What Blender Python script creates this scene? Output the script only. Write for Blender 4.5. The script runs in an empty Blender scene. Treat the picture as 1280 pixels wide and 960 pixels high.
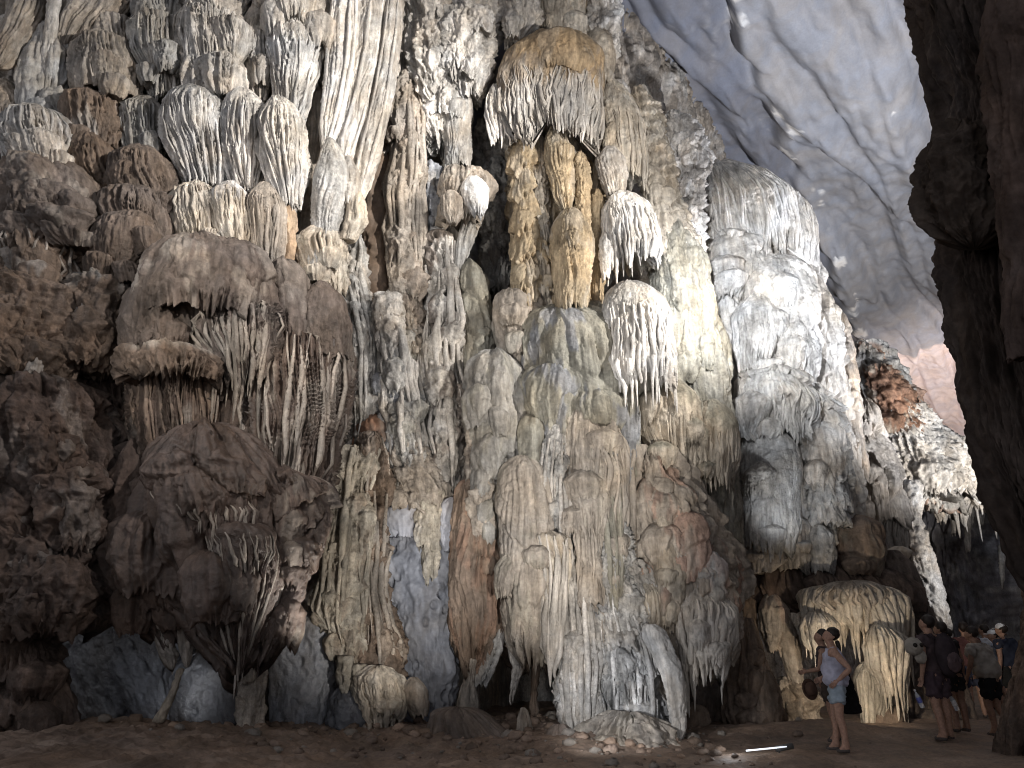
import bpy, math, random
import numpy as np
C = bpy.context.scene.collection
# ---------------------------------------------------------------- camera
F, PITCH, EYE = 930.0, math.radians(18.4), 1.6
cam = bpy.data.cameras.new('camera'); camo = bpy.data.objects.new('camera', cam); C.objects.link(camo)
camo.location = (0, 0, EYE); camo.rotation_euler = (math.pi/2 + PITCH, 0, 0)
cam.sensor_width = 36; cam.lens = F/1280*36; cam.clip_end = 500; cam.clip_start = 0.1
S = bpy.context.scene; S.camera = camo
S.render.engine = 'CYCLES'
S.view_settings.view_transform = 'Standard'; S.view_settings.look = 'None'; S.view_settings.gamma = 1
S.view_settings.exposure = 0.25
S.cycles.use_denoising = True; S.cycles.filter_width = 1.0; S.cycles.max_bounces = 5; S.cycles.diffuse_bounces = 3; S.cycles.glossy_bounces = 2
# ---------------------------------------------------------------- faint daylight drifting in from the cave mouth
W = bpy.data.worlds.new('World'); S.world = W; W.use_nodes = True
nt = W.node_tree; bg = nt.nodes['Background']
bg.inputs[0].default_value = (0.78, 0.79, 0.84, 1); bg.inputs[1].default_value = 0.66

def _proj(px, py, Y):
    px = np.asarray(px, float); py = np.asarray(py, float); Y = np.asarray(Y, float)
    u = (px-640)/F; v = (480-py)/F
    dy = math.cos(PITCH) - v*math.sin(PITCH); dz = math.sin(PITCH) + v*math.cos(PITCH)
    t = Y/dy
    return t*u, EYE + t*dz
def at(px, py, Y):
    x, z = _proj(px, py, Y); return (float(x), float(Y), float(z))

# ---------------------------------------------------------------- floodlights of the show cave
def lamp(name, loc, target, power, col, size=25, blend=0.6, rad=0.12):
    from mathutils import Vector
    l = bpy.data.lights.new(name, 'SPOT'); l.energy = power; l.color = col
    l.spot_size = math.radians(size); l.spot_blend = blend; l.shadow_soft_size = rad
    o = bpy.data.objects.new(name, l); C.objects.link(o); o.location = loc
    o.rotation_euler = (Vector(target)-Vector(loc)).to_track_quat('-Z', 'Y').to_euler()
    o['kind'] = 'structure'
    return o
COOL = (0.93, 0.96, 1.0); NEUT = (1.0, 0.95, 0.88); WARM = (1.0, 0.84, 0.64)
lamp('floodlight_upper_wall', (4.0, 6.5, 11.5), at(300, 150, 13), 5800, NEUT, 62, 0.9, 0.12)
lamp('floodlight_centre', (6.0, 9.0, 8.0), at(700, 400, 14), 2600, NEUT, 75, 0.9, 0.12)
lamp('floodlight_left_low', (-7.0, 3.0, 7.0), at(620, 480, 14), 1500, NEUT, 60, 0.9, 0.12)
lamp('floodlight_column', (2.5, 9.0, 7.0), at(980, 400, 16.5), 2700, COOL, 60, 0.9, 0.10)
lamp('floodlight_ceiling', (12.0, 11.0, 1.0), (10.5, 18, 15), 13000, (0.93, 0.95, 1.0), 85, 1.0, 0.3)
lamp('floodlight_far_crag', (15.0, 17.0, 3.0), at(1150, 540, 25), 3300, NEUT, 60, 0.8, 0.2)
lamp('floodlight_far_vault', (24.0, 32.0, 2.5), (28, 44, 16), 9000, (1.0, .90, .86), 120, 0.8, 0.2)
lamp('floodlight_arch', (5.6, 12.9, .5), at(1065, 800, 15.5), 120, WARM, 110, 0.8, 0.06)
lamp('floodlight_drip_foot', (.6, 9.8, .6), at(790, 880, 13), 170, COOL, 60, 0.9, 0.06)
lamp('floodlight_hollow', (-4.5, 11.6, .75), at(150, 830, 13.2), 17, COOL, 120, 0.9, 0.2)
lamp('floodlight_crag', (-.9, 9.6, 1.0), at(470, 720, 13), 260, NEUT, 70, 0.9, 0.06)
lamp('floodlight_columns_low', (1.5, 8.0, 1.2), at(660, 600, 13), 850, NEUT, 70, 0.9, 0.06)
lamp('floodlight_brown_mounds', (1.8, 6.0, 9.0), at(110, 420, 11), 1500, (1.0, .92, .87), 62, 0.9, 0.1)
lamp('floodlight_column_low', (5.1, 13.0, 3.0), at(985, 540, 16), 110, COOL, 80, 0.9, 0.08)
lamp('floodlight_golden', (4.3, 7.5, 8.5), at(720, 150, 13.3), 1500, NEUT, 50, 0.9, 0.08)
lamp('floodlight_far_strip', (13.6, 18.0, 2.0), at(1150, 690, 22), 500, NEUT, 60, 0.9, 0.1)
lamp('floodlight_rim', (-1.6, 10.6, .9), at(330, 660, 11), 240, NEUT, 55, 0.9, 0.05)
# ---------------------------------------------------------------- noise (numpy)
_r = np.random.RandomState(7)
PERM = np.concatenate([_r.permutation(256)]*3).astype(np.int32)
GA = _r.rand(256)*2*np.pi; GX = np.cos(GA); GY = np.sin(GA); HR = _r.rand(256); HS = _r.rand(256)
def n2(x, y, seed=0):
    x = np.asarray(x, float); y = np.asarray(y, float)
    xi = np.floor(x).astype(np.int64); yi = np.floor(y).astype(np.int64)
    fx = x-xi; fy = y-yi
    ux = fx*fx*fx*(fx*(fx*6-15)+10); uy = fy*fy*fy*(fy*(fy*6-15)+10)
    def g(dx, dy):
        h = PERM[(PERM[((xi+dx+seed*37) & 255)] + yi + dy + seed*11) & 255]
        return GX[h]*(fx-dx) + GY[h]*(fy-dy)
    a = g(0,0); b = g(1,0); c = g(0,1); d = g(1,1)
    return 1.45*((a + ux*(b-a)) + uy*((c + ux*(d-c)) - (a + ux*(b-a))))
def fbm(x, y, seed=0, o=4, gain=0.5, rid=False):
    s = 0; a = 1; t = 0
    for i in range(o):
        n = n2(x*2**i, y*2**i, seed+i*5)
        s = s + a*((1-2*np.abs(n)) if rid else n); t += a; a *= gain
    return s/t
def cells(x, y, seed=0):
    """distance to the nearest scattered point: rounded popcorn bumps"""
    xi = np.floor(x).astype(np.int64); yi = np.floor(y).astype(np.int64); best = np.full(x.shape, 9.0); idn = np.zeros(x.shape)
    for dx in (-1, 0, 1):
        for dy in (-1, 0, 1):
            h = PERM[(PERM[((xi+dx+seed*37) & 255)] + yi + dy) & 255]
            d = (xi+dx+HR[h]-x)**2 + (yi+dy+HS[h]-y)**2
            m = d < best; best = np.where(m, d, best); idn = np.where(m, HR[(h*7) & 255], idn)
    return np.sqrt(best), idn
def sst(a, b, x):
    t = np.clip((x-a)/(b-a), 0, 1); return t*t*(3-2*t)
# ---------------------------------------------------------------- materials
def new_mat(name):
    m = bpy.data.materials.new(name); m.use_nodes = True
    n = m.node_tree; n.nodes.clear()
    out = n.nodes.new('ShaderNodeOutputMaterial'); b = n.nodes.new('ShaderNodeBsdfPrincipled')
    n.links.new(b.outputs[0], out.inputs[0]); return m, n, b
def stone(name, rough=(0.55, 0.85), bump=0.85, bs=16, streak=0.35, spec=0.35, mott=0.35, spot=0.25, bd=0.05):
    """cave stone: mineral colour per vertex, broken up by mottling, run-down streaks and specks"""
    m, n, b = new_mat(name); N = n.nodes.new; L = n.links.new
    col = N('ShaderNodeAttribute'); col.attribute_name = 'mineral'
    geo = N('ShaderNodeNewGeometry')
    def noise(scale, detail, ro, mp=None):
        t = N('ShaderNodeTexNoise'); t.inputs['Scale'].default_value = scale; t.inputs['Detail'].default_value = detail
        t.inputs['Roughness'].default_value = ro
        if mp:
            k = N('ShaderNodeMapping'); k.inputs['Scale'].default_value = mp; L(geo.outputs['Position'], k.inputs[0]); L(k.outputs[0], t.inputs['Vector'])
        else: L(geo.outputs['Position'], t.inputs['Vector'])
        return t
    def ramp(src, a, bb, lo, hi):
        r = N('ShaderNodeMapRange'); r.inputs[1].default_value = a; r.inputs[2].default_value = bb
        r.inputs[3].default_value = lo; r.inputs[4].default_value = hi; L(src, r.inputs[0]); return r
    def mul(c, f):
        x = N('ShaderNodeVectorMath'); x.operation = 'SCALE'; L(c, x.inputs[0]); L(f, x.inputs['Scale']); return x.outputs[0]
    t1 = noise(1.3, 7, 0.65); t2 = noise(1.0, 4, 0.6, (9, 9, 0.7)); t3 = noise(16, 6, 0.75)
    c = mul(col.outputs['Color'], ramp(t1.outputs[0], .35, .65, 1-mott, 1+mott*0.6).outputs[0])
    c = mul(c, ramp(t2.outputs[0], .35, .65, 1-streak, 1+streak*0.6).outputs[0])
    c = mul(c, ramp(t3.outputs[0], .3, .7, 1-spot, 1+spot*0.7).outputs[0])
    # rusty and slaty hue drift
    t4 = noise(0.9, 5, 0.6); t4.inputs['Distortion'].default_value = 0.6
    mx = N('ShaderNodeMix'); mx.data_type = 'RGBA'; mx.blend_type = 'MULTIPLY'; mx.inputs[0].default_value = 1
    cr = N('ShaderNodeValToRGB'); cr.color_ramp.elements[0].position = .36; cr.color_ramp.elements[0].color = (1.04, .98, .91, 1)
    cr.color_ramp.elements[1].position = .64; cr.color_ramp.elements[1].color = (.97, .99, 1.03, 1)
    L(t4.outputs[0], cr.inputs[0]); L(c, mx.inputs[6]); L(cr.outputs[0], mx.inputs[7])
    L(mx.outputs[2], b.inputs['Base Color'])
    L(ramp(t1.outputs[0], .3, .7, rough[0], rough[1]).outputs[0], b.inputs['Roughness'])
    b.inputs['Specular IOR Level'].default_value = spec
    t5 = noise(bs, 6, 0.68); bp = N('ShaderNodeBump'); bp.inputs['Strength'].default_value = bump; bp.inputs['Distance'].default_value = bd
    L(t5.outputs[0], bp.inputs['Height']); L(bp.outputs[0], b.inputs['Normal'])
    return m
M_FLOW = stone('flowstone_calcite')
M_ROUGH = stone('rough_limestone', bump=0.9, bs=11, mott=0.45, spot=0.4, bd=0.06)
M_SMOOTH = stone('smooth_limestone', bump=0.35, bs=9, streak=0.12, mott=0.25, spot=0.15)
M_WET = stone('wet_dark_flowstone', rough=(0.32, 0.6), bump=0.8, bs=12, spec=0.6, streak=0.35)
M_WETGREY = stone('wet_grey_bedrock', rough=(0.18, 0.42), bump=1.0, bs=6, spec=0.8, streak=0.08, mott=0.3)
M_EARTH = stone('cave_floor_earth', bump=0.8, bs=8, streak=0.1, mott=0.4, spot=0.3)
M_DULL = stone('unlit_limestone', rough=(0.8, 0.95), bump=0.5, bs=5, spec=0.1, streak=0.2)
# mineral colours (linear albedo)
COL = dict(white=(.70,.68,.65), pale=(.56,.53,.49), cream=(.57,.515,.435), tan=(.41,.365,.315), sand=(.46,.42,.35), brown=(.23,.175,.135),
  dark=(.13,.095,.075), umber=(.19,.155,.132), gold=(.40,.30,.19), amber=(.47,.38,.26), grey=(.36,.35,.33), ash=(.46,.45,.43), olive=(.32,.305,.255), slate=(.275,.285,.31),
  blue=(.29,.305,.345), sky=(.42,.44,.50), wetslate=(.12,.125,.14), choc=(.125,.092,.076), pink=(.44,.31,.25), rust=(.30,.18,.125), orange=(.46,.35,.25), black=(.05,.045,.045), snow=(.80,.79,.78))
def colr(c): return np.array(COL[c] if isinstance(c, str) else c, float)

def link_mesh(name, P, Fq, mat, parent=None, col=None, smooth=True, origin=None):
    """P (n,3) points, Fq (m,4) quads; the origin goes to the base of the piece"""
    P = np.asarray(P, np.float64)
    if origin is None:
        origin = np.array([P[:,0].mean(), P[:,1].mean(), P[:,2].min()])
    org = np.asarray(origin, float)
    me = bpy.data.meshes.new(name); n = len(P); k = Fq.shape[1]
    me.vertices.add(n); me.vertices.foreach_set('co', (P-org).astype(np.float32).ravel())
    me.loops.add(Fq.size); me.loops.foreach_set('vertex_index', Fq.astype(np.int32).ravel())
    me.polygons.add(len(Fq)); me.polygons.foreach_set('loop_start', np.arange(0, Fq.size, k, dtype=np.int32))
    me.polygons.foreach_set('use_smooth', np.full(len(Fq), smooth))
    if col is not None:
        a = me.color_attributes.new('mineral', 'FLOAT_COLOR', 'POINT')
        cc = np.ones((n, 4), np.float32); cc[:,:3] = np.clip(col, 0.01, 0.9); a.data.foreach_set('color', cc.ravel())
    me.update(calc_edges=True); me.validate()
    me.materials.append(mat)
    o = bpy.data.objects.new(name, me); C.objects.link(o)
    po = np.zeros(3)
    if parent is not None:
        o.parent = parent; po = np.array(parent.matrix_basis.translation)
    o.location = org-po
    return o
def grid_faces(nr, nc, closed):
    i = np.arange(nr-1)[:,None]; j = np.arange(nc if closed else nc-1)[None,:]; j2 = (j+1) % nc
    return np.stack([i*nc+j, (i+1)*nc+j, (i+1)*nc+j2, i*nc+j2], -1).reshape(-1, 4)

DEF = dict(b=0.85, cap=0.18, bot=0.0, lob=0.10, lw=0.9, lh=1.2, fa=0.05, fw=0.13, fl=1.4, ft=0.15, fs=0.0, ta=0.0, th=0.8, td=0.15,
           ro=0.02, rs=0.35, fr=0.0, frw=0.10, ga=0.0, gs=0.10, mat='flow', c2=None, c2t=0.3, c3=None, c3a=0.5, lean=0.0, gr=.016, g=-1, px=1.25, wz=0.0, pit=0.0, e=1.0)
STY = dict(
 bulb=dict(cap=.34, bot=.0, fa=.10, fw=.072, fl=2.6, ft=.20, lob=.05, ro=.02, fr=.22, frw=.12, b=.9),
 drape=dict(cap=.06, fa=.06, fw=.13, fl=4.0, ft=0.0, lob=.05, lw=.4, lh=3, ro=.012, b=.9, bot=.1),
 fringe=dict(cap=.35, fa=.085, fw=.085, fl=2.4, ft=.36, fs=.45, lob=.07, ro=.02, fr=.5, frw=.09),
 rough=dict(cap=.06, fa=.035, fw=.2, fl=.8, ft=0, lob=.16, lw=.6, lh=1.1, ro=.12, rs=.34, gr=.022, mat='rough', ga=.02, gs=.12, fr=.35, frw=.2, pit=.05),
 smooth=dict(cap=.14, fa=.035, fw=.17, fl=3.0, ft=.12, lob=.09, lw=.45, lh=2.4, ro=.03, rs=.4, ta=.06, th=1.6, td=.12, fr=.15),
 tier=dict(cap=.12, fa=.06, fw=.09, fl=1.6, ft=.05, lob=.10, lw=.6, lh=1.1, ta=.15, th=.85, td=.35, ro=.03, fr=.35, frw=.1),
 lump=dict(cap=.3, fa=.03, fw=.14, fl=.9, ft=.2, lob=.15, lw=.6, lh=.6, ro=.06, rs=.3, ga=.03, gs=.13, fr=.1),
 moss=dict(cap=.15, fa=.03, fw=.2, fl=.8, ft=.0, lob=.2, lw=.7, lh=.7, ro=.10, rs=.28, gr=.022, ga=.055, gs=.17, mat='rough', fr=.3, frw=.2),
 pop=dict(cap=.3, fa=.0, lob=.15, lw=.4, lh=.5, ro=.08, rs=.25, ga=.07, gs=.16, mat='rough', fr=.15),
 bed=dict(cap=.12, fa=.0, lob=.10, lw=1.1, lh=1.5, ro=.035, rs=.7, mat='smooth', fr=.05, pit=.03),
)
MATS = dict(flow=M_FLOW, rough=M_ROUGH, smooth=M_SMOOTH, wet=M_WET, wetgrey=M_WETGREY, earth=M_EARTH, dull=M_DULL)
_seed = [3]; LAST = {}; RNG = random.Random(11)
def body(name, rows, Y, sty, c1, parent=None, **kw):
    """One closed formation: rows of (photo row, left, right) give its outline at its own distance Y; the cross-section is round,
    b times as deep as wide; flutes, tiers, roughness, pits and a hanging fringe are real relief in metres."""
    p = dict(DEF); p.update(STY[sty]); p.update(kw)
    _seed[0] += 1; sd = _seed[0]
    R = np.array(rows, float)
    if sty in ('bulb', 'fringe', 'smooth', 'lump') and len(R) > 1:
        w0, w1 = R[0,2]-R[0,1], R[1,2]-R[1,1]
        if w0 < .62*w1: c0 = .5*(R[0,1]+R[0,2]); c0 = .6*c0+.2*(R[1,1]+R[1,2]); R[0,1] = c0-.31*w1; R[0,2] = c0+.31*w1
    yy = np.linspace(R[0,0], R[-1,0], 400)
    xl = np.interp(yy, R[:,0], R[:,1]); xr = np.interp(yy, R[:,0], R[:,2])
    k = 31; ker = np.hanning(k+2)[1:-1]; ker /= ker.sum()
    pad = lambda a: np.concatenate([2*a[0]-a[1:k//2+1][::-1], a, 2*a[-1]-a[-k//2:-1][::-1]])[:len(a)+k-1]
    xl = np.convolve(pad(xl), ker, 'valid'); xr = np.convolve(pad(xr), ker, 'valid')
    n = min(len(xl), len(yy)); xl, xr, yy = xl[:n], xr[:n], yy[:n]
    t = np.linspace(0, 1, n); Yc = Y + p['lean']*(t-.5)
    Xl, Z = _proj(xl, yy, Yc); Xr, _ = _proj(xr, yy, Yc)
    cx = (Xl+Xr)/2; hw = np.maximum((Xr-Xl)/2, .01)
    f = np.sqrt(np.clip(1-(1-np.minimum(t/max(p['cap'], 1e-3), 1))**2, 0, 1))
    if sty in ('bulb', 'fringe', 'smooth', 'lump', 'tier', 'drape'): f = f**.72
    if p['bot'] > 0: f = f*np.sqrt(np.clip(1-(1-np.minimum((1-t)/p['bot'], 1))**2, 0.0, 1))
    hwf = hw*np.maximum(f, .004)
    # resample evenly along the profile
    L = np.concatenate([[0], np.cumsum(np.hypot(np.diff(Z), np.diff(hwf)))]); mpp = Y*1.05/F*1.25
    step = mpp*p['px']
    nr = int(np.clip(L[-1]/step, 10, 420)); ls = np.linspace(0, L[-1], nr)
    I = lambda a: np.interp(ls, L, a)
    t, Yc, cx, hwf, Z = I(t), I(Yc), I(cx), I(hwf), I(Z); hmax = hwf.max()
    nf = int(np.clip(hmax*3.3/step, 12, 420)); nb = max(6, nf//7)
    ph = np.concatenate([np.linspace(-1.75, 1.75, nf), np.linspace(1.75, 2*math.pi-1.75, nb+2)[1:-1]])
    nc = len(ph)
    T = t[:,None]+0*ph; PH = ph[None,:]+0*T; ZZ = Z[:,None]+0*PH; HW = hwf[:,None]+0*PH
    H = Z[0]-Z[-1]; s = PH*max(hmax, .25); front = np.where(np.abs(PH) <= 1.8, 1.0, np.clip(1-(np.abs(np.where(PH>math.pi, PH-2*math.pi, PH))-1.8)/.5, 0, 1))
    sc = np.clip(f.max()*hmax/0.45, .35, 1.0)         # small pieces carry smaller relief
    wp = .35*n2(s/.9, ZZ/1.3, sd+1)
    d = p['lob']*fbm(s/p['lw'], ZZ/p['lh'], sd, 3)*2.0*sc
    flute = 0*s
    wv = .30*n2(s/(p['fw']*3.2), ZZ/(p['fw']*4.5), sd+30) + .9*n2(s/(p['fw']*9), ZZ/(p['fw']*9), sd+31); modul = .45+.75*sst(-.5, .5, n2(s/.4, ZZ/.5, sd+32))
    if p['fa'] > 0:
        a1 = np.abs(n2((s+wp*.35)/p['fw']+wv, ZZ/p['fl'], sd+2)); a2 = np.abs(n2((s+wp*.3)/(p['fw']*.47)+9+wv*1.6, ZZ/(p['fl']*.6), sd+3))
        fl = (1-p['fs'])*(1-np.exp(-a1*5)) + p['fs']*(np.exp(-a1*7)*1.3); fl = fl*.75 + .25*(1-np.exp(-a2*5))
        jag = .10*n2(s/.25, ZZ*0, sd+4)
        on = sst(p['ft']-.06, p['ft']+.10, T+jag) if p['ft'] > 0 else 1.0
        flute = (fl-.6)*on; d = d + p['fa']*2.2*flute*sc*modul
    if p['ta'] > 0:
        dr = n2(s/(p['fw']*1.1), ZZ*0+2.2, sd+6)
        phs = ZZ/p['th'] + .9*n2(s/.9, ZZ/2.5, sd+5) + p['td']*dr + .22*n2(s/.3, ZZ/.8, sd+7)
        fr_ = 1-(phs-np.floor(phs))                      # 0 at a tier's top, 1 at its dripping lip
        amp = .5+.5*np.clip(n2(s/.7, np.floor(phs)*3.3, sd+8)*1.5+.4, 0, 1.3)
        d = d + p['ta']*amp*sc*((fr_**.7)*(1-sst(.90, 1.0, fr_))-.45)*1.5*sst(0.0, .12, T)
    if p['ro'] > 0:
        d = d + p['ro']*2*sc*fbm(s/p['rs'], ZZ/(p['rs']*1.35), sd+9, 5, .58, rid=p['ro'] > .05)*(.8 if p['ro'] > .05 else 1)
        d = d - (p['ro']*.5*sc if p['ro'] > .05 else 0)
    d = d + p['gr']*fbm(s/.075, ZZ/.11, sd+33, 3, .6)*(.4+sst(-.3, .4, n2(s/.5, ZZ/.6, sd+34)))*2
    if p['ga'] > 0:
        c, _ = cells(s/p['gs']+.4*wp, ZZ/p['gs'], sd+10); on = sst(-.35, .25, n2(s/.8, ZZ/.9, sd+11)); d = d + p['ga']*(.55-c)*1.6*on
    if p['pit'] > 0:
        c, q = cells(s/.19, ZZ/.24, sd+12); d = d - p['pit']*2.0*(q > .62)*sst(.42, .2, c)*sst(-.1, .2, n2(s/.7, ZZ/1.0, sd+13))
    lim = np.clip(HW*1.2, 0.0, 1.0)*.75
    d = np.clip(d, -.45*HW, lim)*front
    zoff = 0
    if p['fr'] > 0:
        tee = 1-np.minimum(np.abs(n2(s/p['frw'], s*0+.5, sd+14))*2.6, 1); low = n2(s/(p['frw']*5), s*0+1.5, sd+15)*.35+.65; te2 = 1-np.minimum(np.abs(n2(s/(p['frw']*.5)+5, s*0+.5, sd+16))*2.6, 1)
        ln = p['fr']*(tee**1.6*.7+te2**1.6*.3+.15*low)*np.clip(low, .3, 1) - p['fr']*.25
        zoff = -ln*sst(.55, 1.0, T)**1.3*np.minimum(1, H/1.6+.25)
        d = d - HW*.12*sst(.8, 1, T)*(1-tee)
    e = p['e']
    cph, sph = np.cos(PH), np.sin(PH)
    if e != 1.0: cph = np.sign(cph)*np.abs(cph)**e; sph = np.sign(sph)*np.abs(sph)**e
    X = cx[:,None] + (HW+d)*sph; YY = Yc[:,None] - (HW*p['b']+d)*cph
    Zo = ZZ + zoff + d*.35*np.clip(1-T/max(p['cap'], .01), 0, 1)
    P = np.stack([X, YY, Zo], -1).reshape(-1, 3); LAST['g'] = (P.reshape(nr, nc, 3).copy(), nf, colr(c1), p['mat'])
    fq = grid_faces(nr, nc, True)
    # close both ends
    top = P[:nc].mean(0); bott = P[-nc:].mean(0); bott[2] = P[-nc:,2].max()+.35*hmax*(1 if p['fr'] > 0 else 0)+.02; nP = len(P)
    P = np.vstack([P, top, bott]); j = np.arange(nc); j2 = (j+1) % nc
    ft = np.stack([np.full(nc, nP), j, j2, j2], -1); fb = np.stack([np.full(nc, nP+1), (nr-1)*nc+j2, (nr-1)*nc+j, (nr-1)*nc+j], -1)
    # mineral colour
    c = np.broadcast_to(colr(c1), (nr, nc, 3)).copy()
    if p['c2'] is not None:
        m = sst(.12, -.12, T-p['c2t'] + .16*n2(s/.3, ZZ/.7, sd+20) + .08*n2(s/.07, ZZ/.5, sd+21))[...,None]; c = c*(1-m)+colr(p['c2'])*m
    st = colr(p['c3']) if p['c3'] is not None else colr(c1)*np.array([.62,.56,.50])
    a = n2(s/.7+3, ZZ/1.1, sd+22)+.5*n2(s/.22, ZZ/.5, sd+23)+.3*n2(s/.08, ZZ/.3, sd+25)
    m = (sst(.08, .42, a)*p['c3a'])[...,None]; c = c*(1-m)+st*m
    gq = fbm(s/.13, ZZ/.22, sd+27, 3, .6)[...,None]; c = c*(1+.45*gq)
    li = sst(.25, .6, n2(s/.5+7, ZZ/.8, sd+24)+.35*n2(s/.07, ZZ/.25, sd+26))[...,None]*.22; c = c*(1-li)+np.minimum(c*1.5+.04, .78)*li
    c = np.vstack([c.reshape(-1, 3), c[0,0], c[-1,0]])
    me_f = np.vstack([fq, ft, fb])
    # degenerate quads at the two ends become triangles via a tiny fan: drop the repeated corner
    tri = np.vstack([ft[:,:3], fb[:,:3]])
    return _link_mixed(name, P, fq, tri, MATS[p['mat']], parent, c)
def _link_mixed(name, P, quads, tris, mat, parent, col):
    org = np.array([P[:,0].mean(), P[:,1].mean(), P[:,2].min()])
    me = bpy.data.meshes.new(name); n = len(P)
    idx = np.concatenate([quads.ravel(), tris.ravel()]).astype(np.int32)
    ls = np.concatenate([np.arange(len(quads))*4, len(quads)*4+np.arange(len(tris))*3]).astype(np.int32)
    me.vertices.add(n); me.vertices.foreach_set('co', (P-org).astype(np.float32).ravel())
    me.loops.add(len(idx)); me.loops.foreach_set('vertex_index', idx)
    me.polygons.add(len(ls)); me.polygons.foreach_set('loop_start', ls)
    me.polygons.foreach_set('use_smooth', np.full(len(ls), True))
    a = me.color_attributes.new('mineral', 'FLOAT_COLOR', 'POINT')
    cc = np.ones((n, 4), np.float32); cc[:,:3] = np.clip(col, 0.01, 0.9); a.data.foreach_set('color', cc.ravel())
    me.update(calc_edges=True); me.materials.append(mat)
    o = bpy.data.objects.new(name, me); C.objects.link(o); po = np.zeros(3)
    if parent is not None: o.parent = parent; po = np.array(parent.matrix_basis.translation)
    o.location = org-po
    return o
def tag(o, label=None, cat=None, group=None, kind=None):
    if label: o['label'] = label
    if cat: o['category'] = cat
    if group: o['group'] = group
    if kind: o['kind'] = kind
    return o
def strands(o, G, n, t0, t1, hang, rad, col=None):
    """single drips: each runs down the formation's own surface and hangs free below it by up to hang metres"""
    P, nf, c1, mat = G; nr = P.shape[0]; c = colr(col) if col is not None else c1
    for i in range(n):
        j = nf*(.08+.84*(i+RNG.random())/n); a = t0+(t1-t0)*RNG.random()*.5 if t1 < .97 else t0+RNG.random()*.12*(1 if t0 < .85 else .4); b_ = t1 if t1 >= .97 else min(a+(t1-t0)*RNG.uniform(.35, .9), .98)
        m = 9; ts = np.linspace(a, b_, m); jj = np.clip(j+nf*.03*np.cumsum([RNG.uniform(-.5, .5) for _ in ts]), 1, nf-2)
        path = [P[int(t*(nr-1)), int(q)] for t, q in zip(ts, jj)]
        r = rad*RNG.uniform(.6, 1.5); path = [np.array([q[0], q[1]-r*.55, q[2]]) for q in path]
        for k in range(1, len(path)):
            if path[k][2] > path[k-1][2]-.01: path[k][2] = path[k-1][2]-.01
        L_ = hang*RNG.random()**1.3*1.25+.05*(hang > 0)
        if hang > 0:
            e = path[-1]; dx = RNG.uniform(-.04, .04)*L_; path += [e+np.array([dx*f, .03*f, -L_*f]) for f in (.2, .45, .7, .88, 1.0)]
        path = np.array(path); nn = len(path); u = np.linspace(0, 1, nn)
        rr = r*(.35+.65*np.sin(np.minimum(u*2.2, 1)*math.pi/2))*np.where(u > .5, np.clip(1-(u-.5)/.5, 0, 1)**.75, 1)*(1+.25*np.array([RNG.uniform(-1, 1) for _ in u])) + .002
        k = 7; th = np.linspace(0, 2*math.pi, k, endpoint=False)
        Q = np.stack([path[:,0][:,None]+rr[:,None]*np.cos(th), path[:,1][:,None]+rr[:,None]*np.sin(th), path[:,2][:,None]+0*th], -1).reshape(-1, 3)
        link_mesh('stalactite' if hang > 0 else 'drip_ridge', Q, grid_faces(nn, k, True), MATS[mat], o, np.tile(c*RNG.uniform(.85, 1.25), (len(Q), 1)))
def grow(o, rows, Y, sty, c1, kw, seed):
    rng = random.Random(seed); R = np.array(rows, float); h = R[-1,0]-R[0,0]; w = np.max(R[:,2]-R[:,1])
    n = int(kw.get('g', -1)); area = max(h, 0)*w
    if n < 0: n = int(min(9, area/2600)) if sty != 'bed' else 0
    if sty == 'drape' : n = 0
    b = dict(DEF, **STY[sty]); b.update(kw)
    sub = dict(bulb='bulb', fringe='fringe', rough='rough', smooth='smooth', tier='fringe', lump='lump', moss='moss', pop='pop', bed='bed').get(sty, sty)
    nm = dict(bulb='lobe', fringe='frill', rough='crust', smooth='lobe', tier='drip_shelf', lump='lobe', moss='crust', pop='crust').get(sty, 'lobe')
    for i in range(n):
        y0 = R[0,0] + h*(.10+.72*(i+rng.random())/n); xl = np.interp(y0, R[:,0], R[:,1]); xr = np.interp(y0, R[:,0], R[:,2]); ww = xr-xl
        q = rng.uniform(-.62, .62); cx = (xl+xr)/2 + q*ww/2; wd = min(ww*rng.uniform(.16, .30), 34)+3; ht = wd*rng.uniform(1.3, 3.2) if sty != 'lump' else wd
        ht = min(ht, (R[-1,0]-y0)*.9)
        if ht < 10: continue
        mm = abs(_proj(cx+ww/2, y0, Y)[0]-_proj(cx, y0, Y)[0]); md = abs(_proj(cx+wd, y0, Y)[0]-_proj(cx, y0, Y)[0])
        yy = Y + float(b['lean'])*((y0-R[0,0])/h-.5) - float(b['b'])*mm*math.sqrt(max(1-q*q, 0)) + md*.45
        sl = rng.uniform(-.15, .15)*ht
        k2 = {k: v for k, v in kw.items() if k in ('mat', 'c3', 'c3a', 'fw', 'fs', 'px', 'c2', 'c2t')}
        body(nm, [(y0, cx-wd*.45, cx+wd*.45), (y0+ht*.3, cx-wd+sl*.3, cx+wd+sl*.3), (y0+ht*.7, cx-wd*.9+sl*.7, cx+wd*.9+sl*.7), (y0+ht, cx-wd*.6+sl, cx+wd*.6+sl)], yy, sub, c1, o, b=rng.uniform(.7, 1.1), **k2)
def rows_of(s): return [tuple(float(v) for v in r.split()) for r in s.split(';')]
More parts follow.
